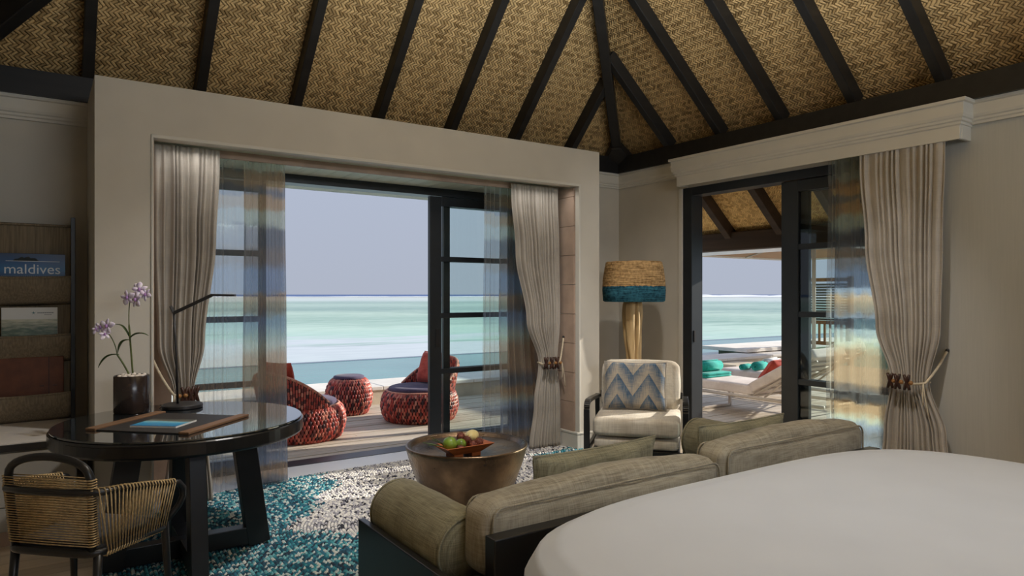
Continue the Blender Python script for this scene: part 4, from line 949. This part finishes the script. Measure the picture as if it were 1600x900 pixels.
def oleaf(p0, p1, p2, w):
    pts = bez(p0, p1, p2, 9); lm = MB(); sd = fv
    ww = [w*math.sin(PI*(0.12+0.88*i/9))**0.7 if i < 9 else 0.001 for i in range(10)]
    lm.add([p+sd*ww[i]+Vector((0, 0, ww[i]*0.35)) for i, p in enumerate(pts)]+pts+[p-sd*ww[i]+Vector((0, 0, ww[i]*0.5)) for i, p in enumerate(pts)],
           [(r_*10+q, r_*10+q+1, (r_+1)*10+q+1, (r_+1)*10+q) for r_ in (0, 1) for q in range(9)])
    lm.build('leaf', 'leaf', ob, smooth=True, solid=0.0015)
oleaf(O(-0.08, 0.35), O(-0.16, 0.36), O(-0.205, 0.27), 0.016)
oleaf(O(-0.01, 0.45), O(0.04, 0.50), O(0.105, 0.465), 0.016)
oleaf(O(-0.015, 0.46), O(-0.05, 0.54), O(-0.10, 0.535), 0.015)
oleaf(O(-0.015, 0.44), O(-0.075, 0.44), O(-0.085, 0.36), 0.017)
def flower(c, d, r):
    d = Vector(d).normalized(); u = d.orthogonal().normalized(); w = d.cross(u); fm_ = MB(); tw = g.uniform(0, 6)
    for k in range(5):
        a = tw+2*PI*k/5; rd = u*math.cos(a)+w*math.sin(a); tn = d.cross(rd); ln = r*(1.0 if k % 2 else 0.88); wd = r*(0.34 if k % 2 else 0.22)
        pts = [(0, 0.1), (0.3, 0.8), (0.6, 1.0), (0.85, 0.6), (1.0, 0.05)]
        vs = []
        for q, ww in pts:
            cc = Vector(c)+rd*ln*q+d*(0.25*r*q*(1-q)*2)
            vs += [cc-tn*wd*ww, cc+d*0.002*r, cc+tn*wd*ww]
        fm_.add(vs, [(i*3+j, i*3+j+1, i*3+j+4, i*3+j+3) for i in range(4) for j in (0, 1)])
    fo = fm_.build('flower', 'petal', ob, smooth=True, solid=0.001)
    lip = blob(r*0.16, r*0.16, r*0.22, 6); lip.build('flower_lip', M.setdefault('lip', plain('orchid_lip', S(170, 130, 186), 0.5, 0.2, 40)), fo, smooth=True, loc=Vector(c)+d*r*0.2)
for c_, r_ in ((O(0.05, 0.745), 0.036), (O(-0.012, 0.70, -0.02), 0.034), (O(0.048, 0.685, -0.03), 0.036), (O(0.095, 0.715, -0.01), 0.030), (O(0.02, 0.755, 0.03), 0.024),
               (O(-0.185, 0.52), 0.030), (O(-0.135, 0.525, -0.02), 0.036), (O(-0.145, 0.475, -0.03), 0.026), (O(-0.215, 0.505, 0.0), 0.022)):
    flower(c_, -fv+rv*g.uniform(-0.6, 0.6)+Vector((0, 0, g.uniform(-0.2, 0.5))), r_*1.55)
# desk lamp
dlp = thing('desk_lamp', 'slim graphite desk lamp with angled arm on the round desk', 'lamp', (0.74, 4.80, DT))
MB().lathe([(0, 0), (0.115, 0), (0.12, 0.004), (0.12, 0.020), (0.112, 0.026), (0, 0.026)], 48).build('base', 'lamp_metal', dlp)
j0 = O(-0.055, 0.60); e0 = O(0.19, 0.715); e1 = O(0.335, 0.712)
MB().tube([O(-0.03, 0.02), O(-0.04, 0.35), j0], 0.0075, 10).build('pole', 'lamp_metal', dlp, smooth=True)
MB().bar(j0+(j0-e0).normalized()*-0.0, e0, 0.016, 0.020).bar(j0+O(-0.02, 0.045), j0, 0.016, 0.018, (1, 0, 0)).build('arm', 'lamp_metal', dlp, bevel=0.003)
MB().bar(e0, e1, 0.034, 0.014).build('lamp_head', 'lamp_metal', dlp, bevel=0.003)
MB().tube(bez(O(-0.10, 0.008), O(-0.17, 0.02), O(-0.16, 0.004, 0.06), 8)+bez(O(-0.12, 0.004, 0.1), O(-0.05, 0.004, 0.13), O(0.02, 0.004, 0.12), 6), 0.003, 6).build('cord', 'lamp_metal', dlp, smooth=True)

# ------------------------------------------------------------------ rope desk chair
rc = thing('rope_chair', 'black bent-wood chair with rope back pulled up to the desk', 'chair', (0.045, 3.45, 0.0), R(-45))
SZ = 0.435
hw = 0.215
ring = [(hw*math.cos(a)*(1 if abs(math.cos(a)) < 0.95 else 1), 0.18+0.20*math.sin(a), SZ) for a in []]
def sq_ring(wb, wf, y0, y1, z, r=0.07, n=5):
    p = []
    for cx, cy, a0 in ((wf-r, y1-r, 0), (-wf+r, y1-r, 90), (-wb+r, y0+r, 180), (wb-r, y0+r, 270)):
        for q in range(n+1): p.append((cx+r*math.cos(R(a0+90*q/n)), cy+r*math.sin(R(a0+90*q/n)), z))
    return p
MB().tube(sq_ring(0.215, 0.245, -0.02, 0.40, SZ), 0.018, 10, True).build('seat_ring', 'black_wood', rc, smooth=True)
sp_ = soft_box(0.40, 0.38, 0.05, 0.02, (0.0, 0.0, 0.01), 10, 0.002); sp_.build('seat_pad', 'grey_pad', rc, smooth=True, loc=(0, 0.19, SZ+0.012))
lp_ = [(-0.185, -0.005, SZ), (-0.195, -0.015, 0.60), (-0.20, -0.025, 0.74)]
lp_ += [(-0.195*math.cos(R(t)) , -0.03, 0.745+0.085*math.sin(R(t))**0.8) for t in range(12, 169, 12)]
lp_ += [(0.20, -0.025, 0.74), (0.195, -0.015, 0.60), (0.185, -0.005, SZ)]
MB().tube(lp_, 0.0165, 10).build('back_loop', 'black_wood', rc, smooth=True)
rail = [(-0.30, 0.33, 0.64), (-0.285, 0.20, 0.665), (-0.262, 0.07, 0.685), (-0.235, 0.0, 0.69), (-0.20, -0.035, 0.692), (-0.10, -0.052, 0.692), (0, -0.057, 0.692), (0.10, -0.052, 0.692), (0.20, -0.035, 0.692), (0.235, 0.0, 0.69), (0.262, 0.07, 0.685), (0.285, 0.20, 0.665), (0.30, 0.33, 0.64)]
MB().tube(rail, 0.0155, 10).build('back_rail', 'black_wood', rc, smooth=True)
for s_ in (-1, 1):
    p = [(s_*0.30, 0.33, 0.64), (s_*0.302, 0.375, 0.63), (s_*0.302, 0.405, 0.60), (s_*0.298, 0.41, 0.56), (s_*0.285, 0.40, 0.52), (s_*0.265, 0.38, 0.485), (s_*0.25, 0.36, 0.46)]
    MB().tube(p, [0.0155]*3+[0.0145]*4, 10).build('arm_loop', 'black_wood', rc, smooth=True)
    MB().tube([(s_*0.24, 0.355, 0.62), (s_*0.245, 0.355, SZ), (s_*0.25, 0.365, 0.25), (s_*0.262, 0.385, 0.002)], [0.012, 0.018, 0.016, 0.011], 10).build('leg', 'black_wood', rc, smooth=True)
    MB().tube([(s_*0.20, 0.01, SZ), (s_*0.205, -0.005, 0.25), (s_*0.215, -0.03, 0.002)], [0.018, 0.016, 0.011], 10).build('leg', 'black_wood', rc, smooth=True)
    rp = MB(); nst = 23
    for i in range(nst):
        f = i/(nst-1)
        yb = lerp(0.03, 0.345, f); xb = s_*lerp(0.213, 0.238, f)
        yr = lerp(-0.02, 0.335, f)
        for q in range(len(rail)-1):
            if (rail[q][0]*s_ > 0.15 and rail[q+1][0]*s_ > 0.15):
                ya, yb2 = rail[q][1], rail[q+1][1]
                if min(ya, yb2)-1e-6 <= yr <= max(ya, yb2)+1e-6:
                    t = (yr-ya)/(yb2-ya) if abs(yb2-ya) > 1e-9 else 0; xr = lerp(rail[q][0], rail[q+1][0], t); zr = lerp(rail[q][2], rail[q+1][2], t)
        for off in (0.019, -0.019):
            rp.tube([(xb+s_*off, yb, SZ), (xr+s_*off*0.95, yr, zr)], 0.0027, 5)
        rp.tube([(xr+s_*0.019, yr, zr), (xr+s_*0.012, yr, zr+0.016), (xr-s_*0.012, yr, zr+0.016), (xr-s_*0.019, yr, zr)], 0.0036, 5)
        rp.tube([(xb+s_*0.019, yb, SZ), (xb+s_*0.012, yb, SZ-0.019), (xb-s_*0.012, yb, SZ-0.019), (xb-s_*0.019, yb, SZ)], 0.0036, 5)
    tag(rp.build('rope_weave', 'rope', rc, smooth=True, fix=False), kind='stuff')
rp = MB()
for i in range(27):
    z = 0.468+0.275*i/26; wv = lerp(0.187, 0.199, i/26); yb = lerp(-0.006, -0.027, i/26)
    for off in (-0.019, 0.019):
        rp.tube([(-wv, yb+off, z), (0, yb+off+(0.006 if off > 0 else -0.006), z+0.001), (wv, yb+off, z)], 0.0026, 5)
    for s_ in (-1, 1): rp.tube([(s_*wv, yb-0.019, z), (s_*(wv+0.016), yb-0.012, z), (s_*(wv+0.016), yb+0.012, z), (s_*wv, yb+0.019, z)], 0.0036, 5)
tag(rp.build('rope_weave', 'rope', rc, smooth=True, fix=False), kind='stuff')

# ------------------------------------------------------------------ console with canvas magazine rack
con = thing('console', 'low grey console with white top against the wall, behind the desk', 'console', (-0.18, 5.03, 0.0))
B(-0.36, 0.36, 0.0, 0.93, 0.10, 0.575).build('body', 'console', con, bevel=0.003)
B(-0.36, 0.36, 0.06, 0.93, 0.0, 0.10).build('plinth', 'jamb', con)
B(-0.355, 0.355, -0.012, 0.0, 0.25, 0.565).build('drawer_front', 'console', con, bevel=0.002); B(-0.355, 0.355, -0.012, 0.0, 0.105, 0.243).build('drawer_front', 'console', con, bevel=0.002)
B(-0.36, 0.37, -0.02, 0.93, 0.575, 0.615).build('top_edge', 'black_wood', con, bevel=0.002)
B(-0.355, 0.362, -0.012, 0.93, 0.615, 0.622).build('top_panel', 'console_top', con)
rk = thing('magazine_rack', 'black framed rack with taupe canvas pockets above the console', 'rack', (-0.16, 5.80, 0.623))
for sx in (-1, 1): B(sx*0.345-0.0135, sx*0.345+0.0135, -0.02, 0.02, 0.0, 1.42).build('post', 'black_wood', rk, bevel=0.002)
B(-0.33, 0.33, 0.032, 0.038, 0.0, 1.36).build('canvas_back', 'canvas', rk)
for zt in (1.00, 0.60, 0.195):
    def fn(u, v, zt=zt): 
        return (-0.33+0.66*u, -0.085+0.10*(1-v)**2-0.006*math.sin(PI*u)+0.004*math.sin(u*12+v*4), zt-0.19*(1-v)-0.010*math.sin(PI*u))
    MB().grid(fn, 28, 8).build('canvas_pocket', 'canvas', rk, smooth=True, solid=0.004)
    MB().tube([(-0.33+0.066*i, -0.085-0.006*math.sin(PI*i/10), zt-0.010*math.sin(PI*i/10)) for i in range(11)], 0.007, 8).build('pocket_hem', 'canvas', rk, smooth=True)
MB().tube([(-0.34, 0.02, 1.36), (0.34, 0.02, 1.36)], 0.009, 8).build('top_rod', 'canvas', rk, smooth=True)
def text(body, size, loc, m, parent, name='lettering', align='CENTER'):
    cu = bpy.data.curves.new(name, 'FONT'); cu.body = body; cu.size = size; cu.align_x = align; cu.extrude = 0.0004; cu.materials.append(M[m])
    tmp = bpy.data.objects.new('tmp', cu); C.objects.link(tmp); bpy.context.view_layer.update()
    me = bpy.data.meshes.new_from_object(tmp.evaluated_get(bpy.context.evaluated_depsgraph_get())); bpy.data.objects.remove(tmp); bpy.data.curves.remove(cu)
    o = bpy.data.objects.new(name, me); C.objects.link(o); o.parent = parent; o.location = loc; o.rotation_euler = (R(90), 0, 0); return o
def facing(name, w, h, z0, z1, y, m, parent, x0=None):
    x0 = -w/2 if x0 is None else x0
    f = MB().add([(x0, y, z0), (x0+w, y, z0), (x0+w, y, z1), (x0, y, z1)], [(0, 1, 2, 3)]); f.uv = [(0, 0), (1, 0), (1, 1), (0, 1)]
    return f.build(name, m, parent, fix=False, solid=0.0008)
bk1 = thing('book', 'blue hardback book with white lettering in the top rack pocket', 'book', (-0.05, 5.765, 1.495))
B(-0.188, 0.188, 0.0, 0.022, 0.0, 0.285).build('pages', 'cover_blue', bk1, bevel=0.002)
facing('cover', 0.374, 0.28, 0.002, 0.283, -0.0012, 'cover_blue', bk1)
text('maldives', 0.094, (0.0, -0.002, 0.147), 'ink_white', bk1)
B(-0.15, 0.155, -0.0022, -0.0016, 0.2305, 0.2335).build('title_rule', 'ink_white', bk1)
text('................................', 0.05, (0.0, -0.002, 0.128), 'ink_grey', bk1, 'small_print')
im = MB(); pts = [(-0.11, 0.234)]+[(-0.11+0.15*i/12, 0.236+0.030*math.sin(PI*i/12)**0.7*(0.8+0.2*math.sin(i*2.1))) for i in range(1, 12)]+[(0.04, 0.234)]
im.prism(pts, 'y', -0.0022, -0.0015).build('island_picture', 'island', bk1)
bk2 = thing('booklet', 'white booklet with wave picture in the middle rack pocket', 'booklet', (-0.065, 5.765, 1.13))
B(-0.158, 0.158, 0.0, 0.010, 0.0, 0.280).build('pages', 'paper', bk2, bevel=0.001)
facing('cover_picture', 0.314, 0.10, 0.0, 0.200, -0.001, 'cover_sea', bk2)
lg = MB()
for k in range(5):
    a = 2*PI*k/5+0.3; lg.prism([(0.02+0.002*math.cos(a+1.5), 0.243+0.002*math.sin(a+1.5)), (0.02+0.014*math.cos(a), 0.243+0.014*math.sin(a)), (0.02+0.002*math.cos(a-1.5), 0.243+0.002*math.sin(a-1.5))], 'y', -0.0016, -0.0006)
lg.build('star_emblem', 'ink_teal', bk2)
lw = MB()
for i in range(9): lw.box(0.042+0.0105*i, 0.050+0.0105*i, -0.0014, -0.0004, 0.240, 0.246)
for i in range(4): lw.box(0.082+0.011*i, 0.090+0.011*i, -0.0014, -0.0004, 0.229, 0.232)
lw.build('small_print', 'ink_grey', bk2)
bk3 = thing('leather_folder', 'brown leather folder in the lowest rack pocket', 'folder', (-0.085, 5.765, 0.745))
B(-0.24, 0.215, 0.0, 0.03, 0.0, 0.325).build('cover', 'leather_brown', bk3, bevel=0.006)
B(0.125, 0.130, -0.002, 0.0, 0.0, 0.322).build('flap_seam', 'toggle', bk3); B(0.075, 0.10, -0.003, 0.0, 0.12, 0.127).build('strap_stitch', 'toggle', bk3); B(0.15, 0.175, -0.003, 0.0, 0.12, 0.127).build('strap_stitch', 'toggle', bk3)

# ------------------------------------------------------------------ woven red seats on the deck
RED = [S(206, 108, 94), S(196, 88, 76), S(176, 70, 62), S(214, 130, 112), S(104, 60, 60), S(80, 52, 56), S(226, 154, 134), S(136, 72, 68)]
def scales(mb, p, nrm, up, l, w, lift, col, cols):
    """one strap loop: a pointed dome laid on the surface"""
    t = up; b = nrm.cross(t).normalized(); o = len(mb.v)
    for a, c, h in ((0, -1, 0), (-0.75, -0.45, 0), (-0.75, 0.45, 0), (0, 1, 0), (0.75, 0.45, 0), (0.75, -0.45, 0), (0, -0.35, 1), (0, 0.4, 1)):
        mb.v.append(tuple(p+b*(a*w/2)+t*(c*l/2)+nrm*(h*lift)))
    mb.f += [(o, o+1, o+6), (o+1, o+2, o+7, o+6), (o+2, o+3, o+7), (o+3, o+4, o+7), (o+4, o+5, o+6, o+7), (o+5, o, o+6)]
    cols += [col]*8
def pattern(i, j, g, seed):
    z = (i+2*j+(j//14)) % 3
    c = RED[g.choice([4, 5, 7])] if z == 0 and g.random() < 0.85 else RED[g.choice([0, 1, 2, 3, 0, 1, 6])]
    return c
def woven(parent, prof, n, seed, top=None):
    """scales over a surface of revolution given by prof(t) -> (r, z); top(a) cuts the height"""
    mb = MB(); cols = []; g = random.Random(seed)
    return mb, cols, g
def base_prof(Rm, Hh):
    return [(Rm*0.80, 0.0), (Rm*0.90, 0.03), (Rm*0.97, 0.10), (Rm, 0.18), (Rm*0.985, 0.26), (Rm*0.93, 0.33), (Rm*0.86, Hh)]
def prof_at(pr, t):
    j = t*(len(pr)-1); i = min(int(j), len(pr)-2); f = j-i
    return lerp(pr[i][0], pr[i+1][0], f), lerp(pr[i][1], pr[i+1][1], f)
def cover_round(pr, parent, seed, nr, nc, name='woven_straps'):
    mb = MB(); cols = []; g = random.Random(seed)
    for i in range(nr):
        t = (i+0.5)/nr; r, z = prof_at(pr, t); r2, z2 = prof_at(pr, min(1, t+0.03)); r1, z1 = prof_at(pr, max(0, t-0.03))
        for j in range(nc):
            a = 2*PI*(j+0.5*(i % 2))/nc; rd = Vector((math.cos(a), math.sin(a), 0))
            up = (rd*(r2-r1)+Vector((0, 0, z2-z1))).normalized(); nrm = up.cross(Vector((-math.sin(a), math.cos(a), 0))).normalized()*-1
            if nrm.dot(rd) < 0 and abs(nrm.z) < 0.98: nrm = -nrm
            L_ = sum(math.hypot(pr[q+1][0]-pr[q][0], pr[q+1][1]-pr[q][1]) for q in range(len(pr)-1))
            scales(mb, rd*r+Vector((0, 0, z)), nrm, up, L_/nr*1.75, 2*PI*r/nc*0.92, 0.017, pattern(i, j, g, seed), cols)
    mb.col = cols; o = mb.build(name, 'scale', parent, smooth=True, fix=False); o['kind'] = 'stuff'; return o
M['pink_trim'] = plain('pink_woven_trim', S(206, 142, 118), 0.6, 0.12, 60, 0.3, 200)
M['red_core'] = plain('dark_red_core', S(60, 30, 30), 0.7, 0.15, 20)
def red_chair(label, loc, rz, cushion_label, seed):
    t = thing('woven_lounge_chair', label, 'chair', loc, rz, None)
    Rm, Hh = 0.47, 0.36; pr = base_prof(Rm, Hh)
    MB().lathe([(0, 0)]+[(r-0.012, z) for r, z in pr]+[(0, Hh-0.03)], 48).build('base_shell', 'red_core', t, smooth=True)
    cover_round(pr, t, seed, 11, 74)
    MB().tube([(0.385*math.cos(2*PI*i/40), 0.385*math.sin(2*PI*i/40), 0.006) for i in range(40)], 0.012, 6, True).build('foot_trim', 'pink_trim', t, smooth=True)
    # wrapped back: opens towards +y (local front), tallest at -y
    def topz(a):
        c = max(0.0, math.cos(a))            # a = 0 at the back
        return Hh+0.345*c**1.1+0.03*(c > 0)
    amax = R(88)
    def surf(a, f):
        zt = topz(a); z = Hh+(zt-Hh)*f; r = 0.405+0.10*((z-Hh)/0.45)**1.1*(0.6+0.4*math.cos(a))
        return Vector((r*math.sin(a), -r*math.cos(a), z))
    sh_ = MB().grid(lambda u, v: surf(lerp(-amax, amax, u), v)*1.0, 40, 10); sh_.build('back_shell', 'red_core', t, smooth=True, solid=0.03)
    mb = MB(); cols = []; g = random.Random(seed+9); nc = 52
    for sd in (1, -1):
        for j in range(nc):
            a = lerp(-amax, amax, (j+0.5)/nc); rows_ = max(1, int((topz(a)-Hh)/0.038))
            for i in range(rows_):
                f = (i+0.5+0.5*(j % 2)-0.25)/rows_; 
                if f > 1: continue
                p = surf(a, f); p2 = surf(a, min(1.0, f+0.08)); p3 = surf(a, max(0, f-0.08)); up = (p2-p3).normalized()
                tn = (surf(a+0.03, f)-surf(a-0.03, f)).normalized(); nrm = tn.cross(up).normalized()
                if nrm.dot(Vector((p.x, p.y, 0))) < 0: nrm = -nrm
                nrm = nrm*sd
                scales(mb, p+nrm*0.016, nrm, up, 0.068, 0.027, 0.014, pattern(i, j, g, seed), cols)
    mb.col = cols; o = mb.build('woven_back', 'scale', t, smooth=True, fix=False); o['kind'] = 'stuff'
    edge = [surf(lerp(-amax, amax, i/40), 1.0)+Vector((0, 0, 0.008)) for i in range(41)]
    MB().tube(edge, 0.017, 8).build('back_trim', 'pink_trim', t, smooth=True)
    MB().tube([(0.405*math.cos(2*PI*i/40), 0.405*math.sin(2*PI*i/40), Hh+0.004) for i in range(40)], 0.015, 8, True).build('seat_trim', 'pink_trim', t, smooth=True)
    MB().lathe([(0, 0.0), (0.34, 0.0), (0.368, 0.02), (0.365, 0.05), (0.33, 0.065), (0, 0.075)], 40).build('seat_pad', 'purple_pad', t, smooth=True, loc=(0, 0.02, Hh-0.005))
    return t
def rot_to(dx, dy): return math.atan2(dy, dx)-PI/2
c1 = red_chair('red woven lounge chair seen from behind, beside the banded sheer curtain', (2.32, 7.47, DZ), rot_to(0.9, 0.5), '', 21)
c2 = red_chair('red woven lounge chair facing the stool, partly behind the open door leaf', (3.89, 7.74, DZ), rot_to(-0.95, -0.15), '', 22)
stl = thing('woven_stool', 'red woven drum stool with plum pad between the lounge chairs', 'stool', (3.32, 8.65, DZ))
pr = [(0.21, 0.0), (0.235, 0.02), (0.28, 0.12), (0.295, 0.22), (0.28, 0.33), (0.235, 0.42), (0.205, 0.445)]
MB().lathe([(0, 0)]+[(r-0.012, z) for r, z in pr]+[(0, 0.44)], 40).build('shell', 'red_core', stl, smooth=True)
cover_round(pr, stl, 31, 12, 50)
for r_, z_ in ((0.215, 0.44), (0.205, 0.006)): MB().tube([(r_*math.cos(2*PI*i/32), r_*math.sin(2*PI*i/32), z_) for i in range(32)], 0.012, 6, True).build('trim_ring', 'pink_trim', stl, smooth=True)
MB().lathe([(0, 0), (0.185, 0), (0.20, 0.015), (0.195, 0.04), (0.17, 0.052), (0, 0.06)], 32).build('pad', 'purple_pad', stl, smooth=True, loc=(0, 0, 0.445))
scatter('coral cushion against the back of the chair facing the stool', (4.02, 7.80, DZ+0.435), 0.42, 0.40, 0.16, R(-18), rot_to(0.95, 0.15), 'coral', 7, 'cushion', 'cushion')
scatter('coral cushion showing above the chair back beside the sheer curtain', (2.10, 7.36, DZ+0.435), 0.42, 0.42, 0.14, R(-14), rot_to(-0.9, -0.5), 'coral', 8, 'cushion', 'cushion')

# ------------------------------------------------------------------ sun loungers and towels
def lounger(label, x, y, rz=0.0):
    """local: x across, y towards the foot (sea); head at -y"""
    t = thing('sun_lounger', label, 'sun lounger', (x, y, DZ), rz)
    for sx in (-1, 1): MB().tube([(sx*0.33, 1.0, 0.27), (sx*0.33, -1.02, 0.27)], 0.022, 8).build('side_rail', 'lounger_frame', t, smooth=True)
    for yy in (1.0, -1.0, 0.0): MB().tube([(-0.33, yy, 0.27), (0.33, yy, 0.27)], 0.018, 8).build('cross_bar', 'lounger_frame', t, smooth=True)
    for sx in (-1, 1):
        for yy in (0.78, -0.80):
            MB().bar((sx*0.32, yy, 0.0), (sx*0.32, yy, 0.26), 0.035, 0.035, (0, 1, 0)).build('leg', 'lounger_frame', t, bevel=0.004)
    for yy in (0.78, -0.80): MB().bar((-0.32, yy, 0.02), (0.32, yy, 0.02), 0.035, 0.03).build('foot_bar', 'lounger_frame', t, bevel=0.004)
    soft_box(0.68, 1.12, 0.13, 0.03, (0.004, 0.004, 0.006), 10, 0.002).build('seat_mattress', 'ivory_out', t, smooth=True, loc=(0, 0.48, 0.36))
    bm_ = soft_box(0.68, 1.02, 0.13, 0.03, (0.004, 0.004, 0.006), 10, 0.002).xf(Matrix.Translation((0, -0.02, 0.30)) @ Matrix.Rotation(R(-30), 4, 'X') @ Matrix.Translation((0, -0.53, 0.065)))
    bm_.build('back_mattress', 'ivory_out', t, smooth=True)
    bf = MB(); a = Vector((0, -0.05, 0.285)); d = Vector((0, -math.cos(R(30)), math.sin(R(30))))
    for sx in (-1, 1): bf.tube([a+Vector((sx*0.3, 0, 0)), a+Vector((sx*0.3, 0, 0))+d*1.0], 0.016, 8)
    bf.build('back_frame', 'lounger_frame', t, smooth=True)
    for k in range(6): 
        q = a+d*(0.16+0.15*k); MB().bar(q-Vector((0.3, 0, 0)), q+Vector((0.3, 0, 0)), 0.05, 0.01, (0, 0.5, 0.87)).build('back_slat', 'lounger_frame', t)
    for sx in (-1, 1): MB().tube([a+d*0.62+Vector((sx*0.27, 0, -0.01)), Vector((sx*0.27, -0.20, 0.28))], 0.012, 8).build('strut', 'lounger_frame', t, smooth=True)
    return t
lounger('ivory sun lounger nearest the side door, coral cushion on it', 7.62, 5.46)
lounger('ivory sun lounger second from the side door, rolled towel on it', 8.95, 5.95)
scatter('coral cushion on the nearest sun lounger', (7.62, 5.40, DZ+0.42), 0.50, 0.40, 0.16, R(38), 0, 'coral', 9, 'cushion', 'cushion')
def towel_roll(label, loc, r, L_, m, axis_rz, core=None):
    t = thing('rolled_towel', label, 'towel', loc, axis_rz)
    sp_pts = []
    n = 60; vs = []
    for i in range(n+1):
        a = 2*PI*3.2*i/n; q = r*(0.18+0.82*i/n); vs.append((q*math.cos(a), q*math.sin(a)))
    mb = MB(); k = len(vs)
    mb.add([(-L_/2, p[0], p[1]+r) for p in vs]+[(L_/2, p[0], p[1]+r) for p in vs], [(i, i+1, k+i+1, k+i) for i in range(k-1)])
    mb.build('towelling', m, t, smooth=True, solid=r*0.17)
    return t
towel_roll('turquoise rolled towel on top of the folded towel', (7.58, 6.30, DZ+0.495), 0.075, 0.42, 'turq', 0)
ft_ = thing('folded_towel', 'turquoise folded towel on the foot of the nearest sun lounger', 'towel', (7.58, 6.30, DZ+0.43))
for k in range(2): soft_box(0.52, 0.34, 0.034, 0.015, (0, 0, 0.002), 8, 0.002, k).build('fold', 'turq', ft_, smooth=True, loc=(0, 0, 0.016+0.031*k))
towel_roll('turquoise rolled towel lying highest on the second sun lounger', (8.78, 6.36, DZ+0.432), 0.062, 0.30, 'turq', R(8))
towel_roll('small turquoise rolled towel at the side of the second sun lounger', (8.66, 6.52, DZ+0.432), 0.042, 0.24, 'turq', R(8))
towel_roll('white rolled towel on the second sun lounger', (9.19, 6.44, DZ+0.432), 0.075, 0.40, 'white_towel', R(8))

# ------------------------------------------------------------------ parasol, slab, louvred screen
ps = thing('parasol', 'large flat parasol with a pale pole beyond the sun loungers', 'parasol', (12.5, 7.83, DZ))
MB().lathe([(0, 0), (0.3, 0), (0.3, 0.06), (0.06, 0.09), (0, 0.09)], 24).build('base', 'lounger_frame', ps)
MB().tube([(0, 0, 0.08), (0, 0, 2.60)], 0.038, 12).build('pole', 'lounger_frame', ps, smooth=True)
E = 1.62; cz = 2.36
q4 = [(-E, -E), (E, -E), (E, E), (-E, E)]
MB().add([(x, y, cz) for x, y in q4]+[(0, 0, cz+0.38)]+[(x*0.99, y*0.99, cz-0.01) for x, y in q4]+[(0, 0, cz+0.35)], [(0, 1, 4), (1, 2, 4), (2, 3, 4), (3, 0, 4), (6, 5, 9), (7, 6, 9), (8, 7, 9), (5, 8, 9)]).build('canopy', 'parasol', ps, fix=False)
vl = MB()
for (x0, y0), (x1, y1) in zip(q4, q4[1:]+q4[:1]): vl.bar((x0, y0, cz), (x1, y1, cz), 0.01, 0.09)
vl.build('valance', 'coping', ps)
for i in range(8):
    a = PI/4*i; rr_ = E*(1.38 if i % 2 else 0.98); MB().bar((0, 0, cz+0.33), (rr_*math.cos(a), rr_*math.sin(a), cz-0.02), 0.025, 0.02).build('rib', 'lounger_frame', ps)
sb = thing('stone_slab', 'white topped stone slab over the pool beyond the loungers', 'slab', (15.4, 10.2, 0.0))
B(-2.6, 3.2, -0.6, 0.7, 0.22, 0.30).build('slab_top', 'coping', sb, bevel=0.01)
B(-2.2, 3.0, -0.4, 0.5, 0.0, 0.22).build('slab_support', plain('greenish_stone', S(176, 178, 150), 0.8, 0.1, 4), sb)  # support block in a pale grey-green tone
sc_ = thing('louvred_screen', 'teak louvred shutter screen far behind the sun loungers', 'screen', (14.6, 8.9, DZ))
for yy in (-0.62, 0.62): B(-0.04, 0.04, yy-0.05, yy+0.05, 0, 1.95).build('screen_post', 'shutter', sc_)
for z_ in (0.45, 0.92, 1.88): B(-0.035, 0.035, -0.57, 0.57, z_-0.04, z_+0.04).build('screen_rail', 'shutter', sc_)
for k in range(14): MB().bar((0, -0.57, 0.99+0.06*k), (0, 0.57, 0.99+0.06*k), 0.06, 0.012, (0.6, 0, 0.8)).build('louvre_slat', 'shutter_grey', sc_)
for k in range(9): B(-0.02, 0.02, -0.54+0.13*k-0.02, -0.54+0.13*k+0.02, 0.49, 0.88).build('baluster', 'shutter', sc_)
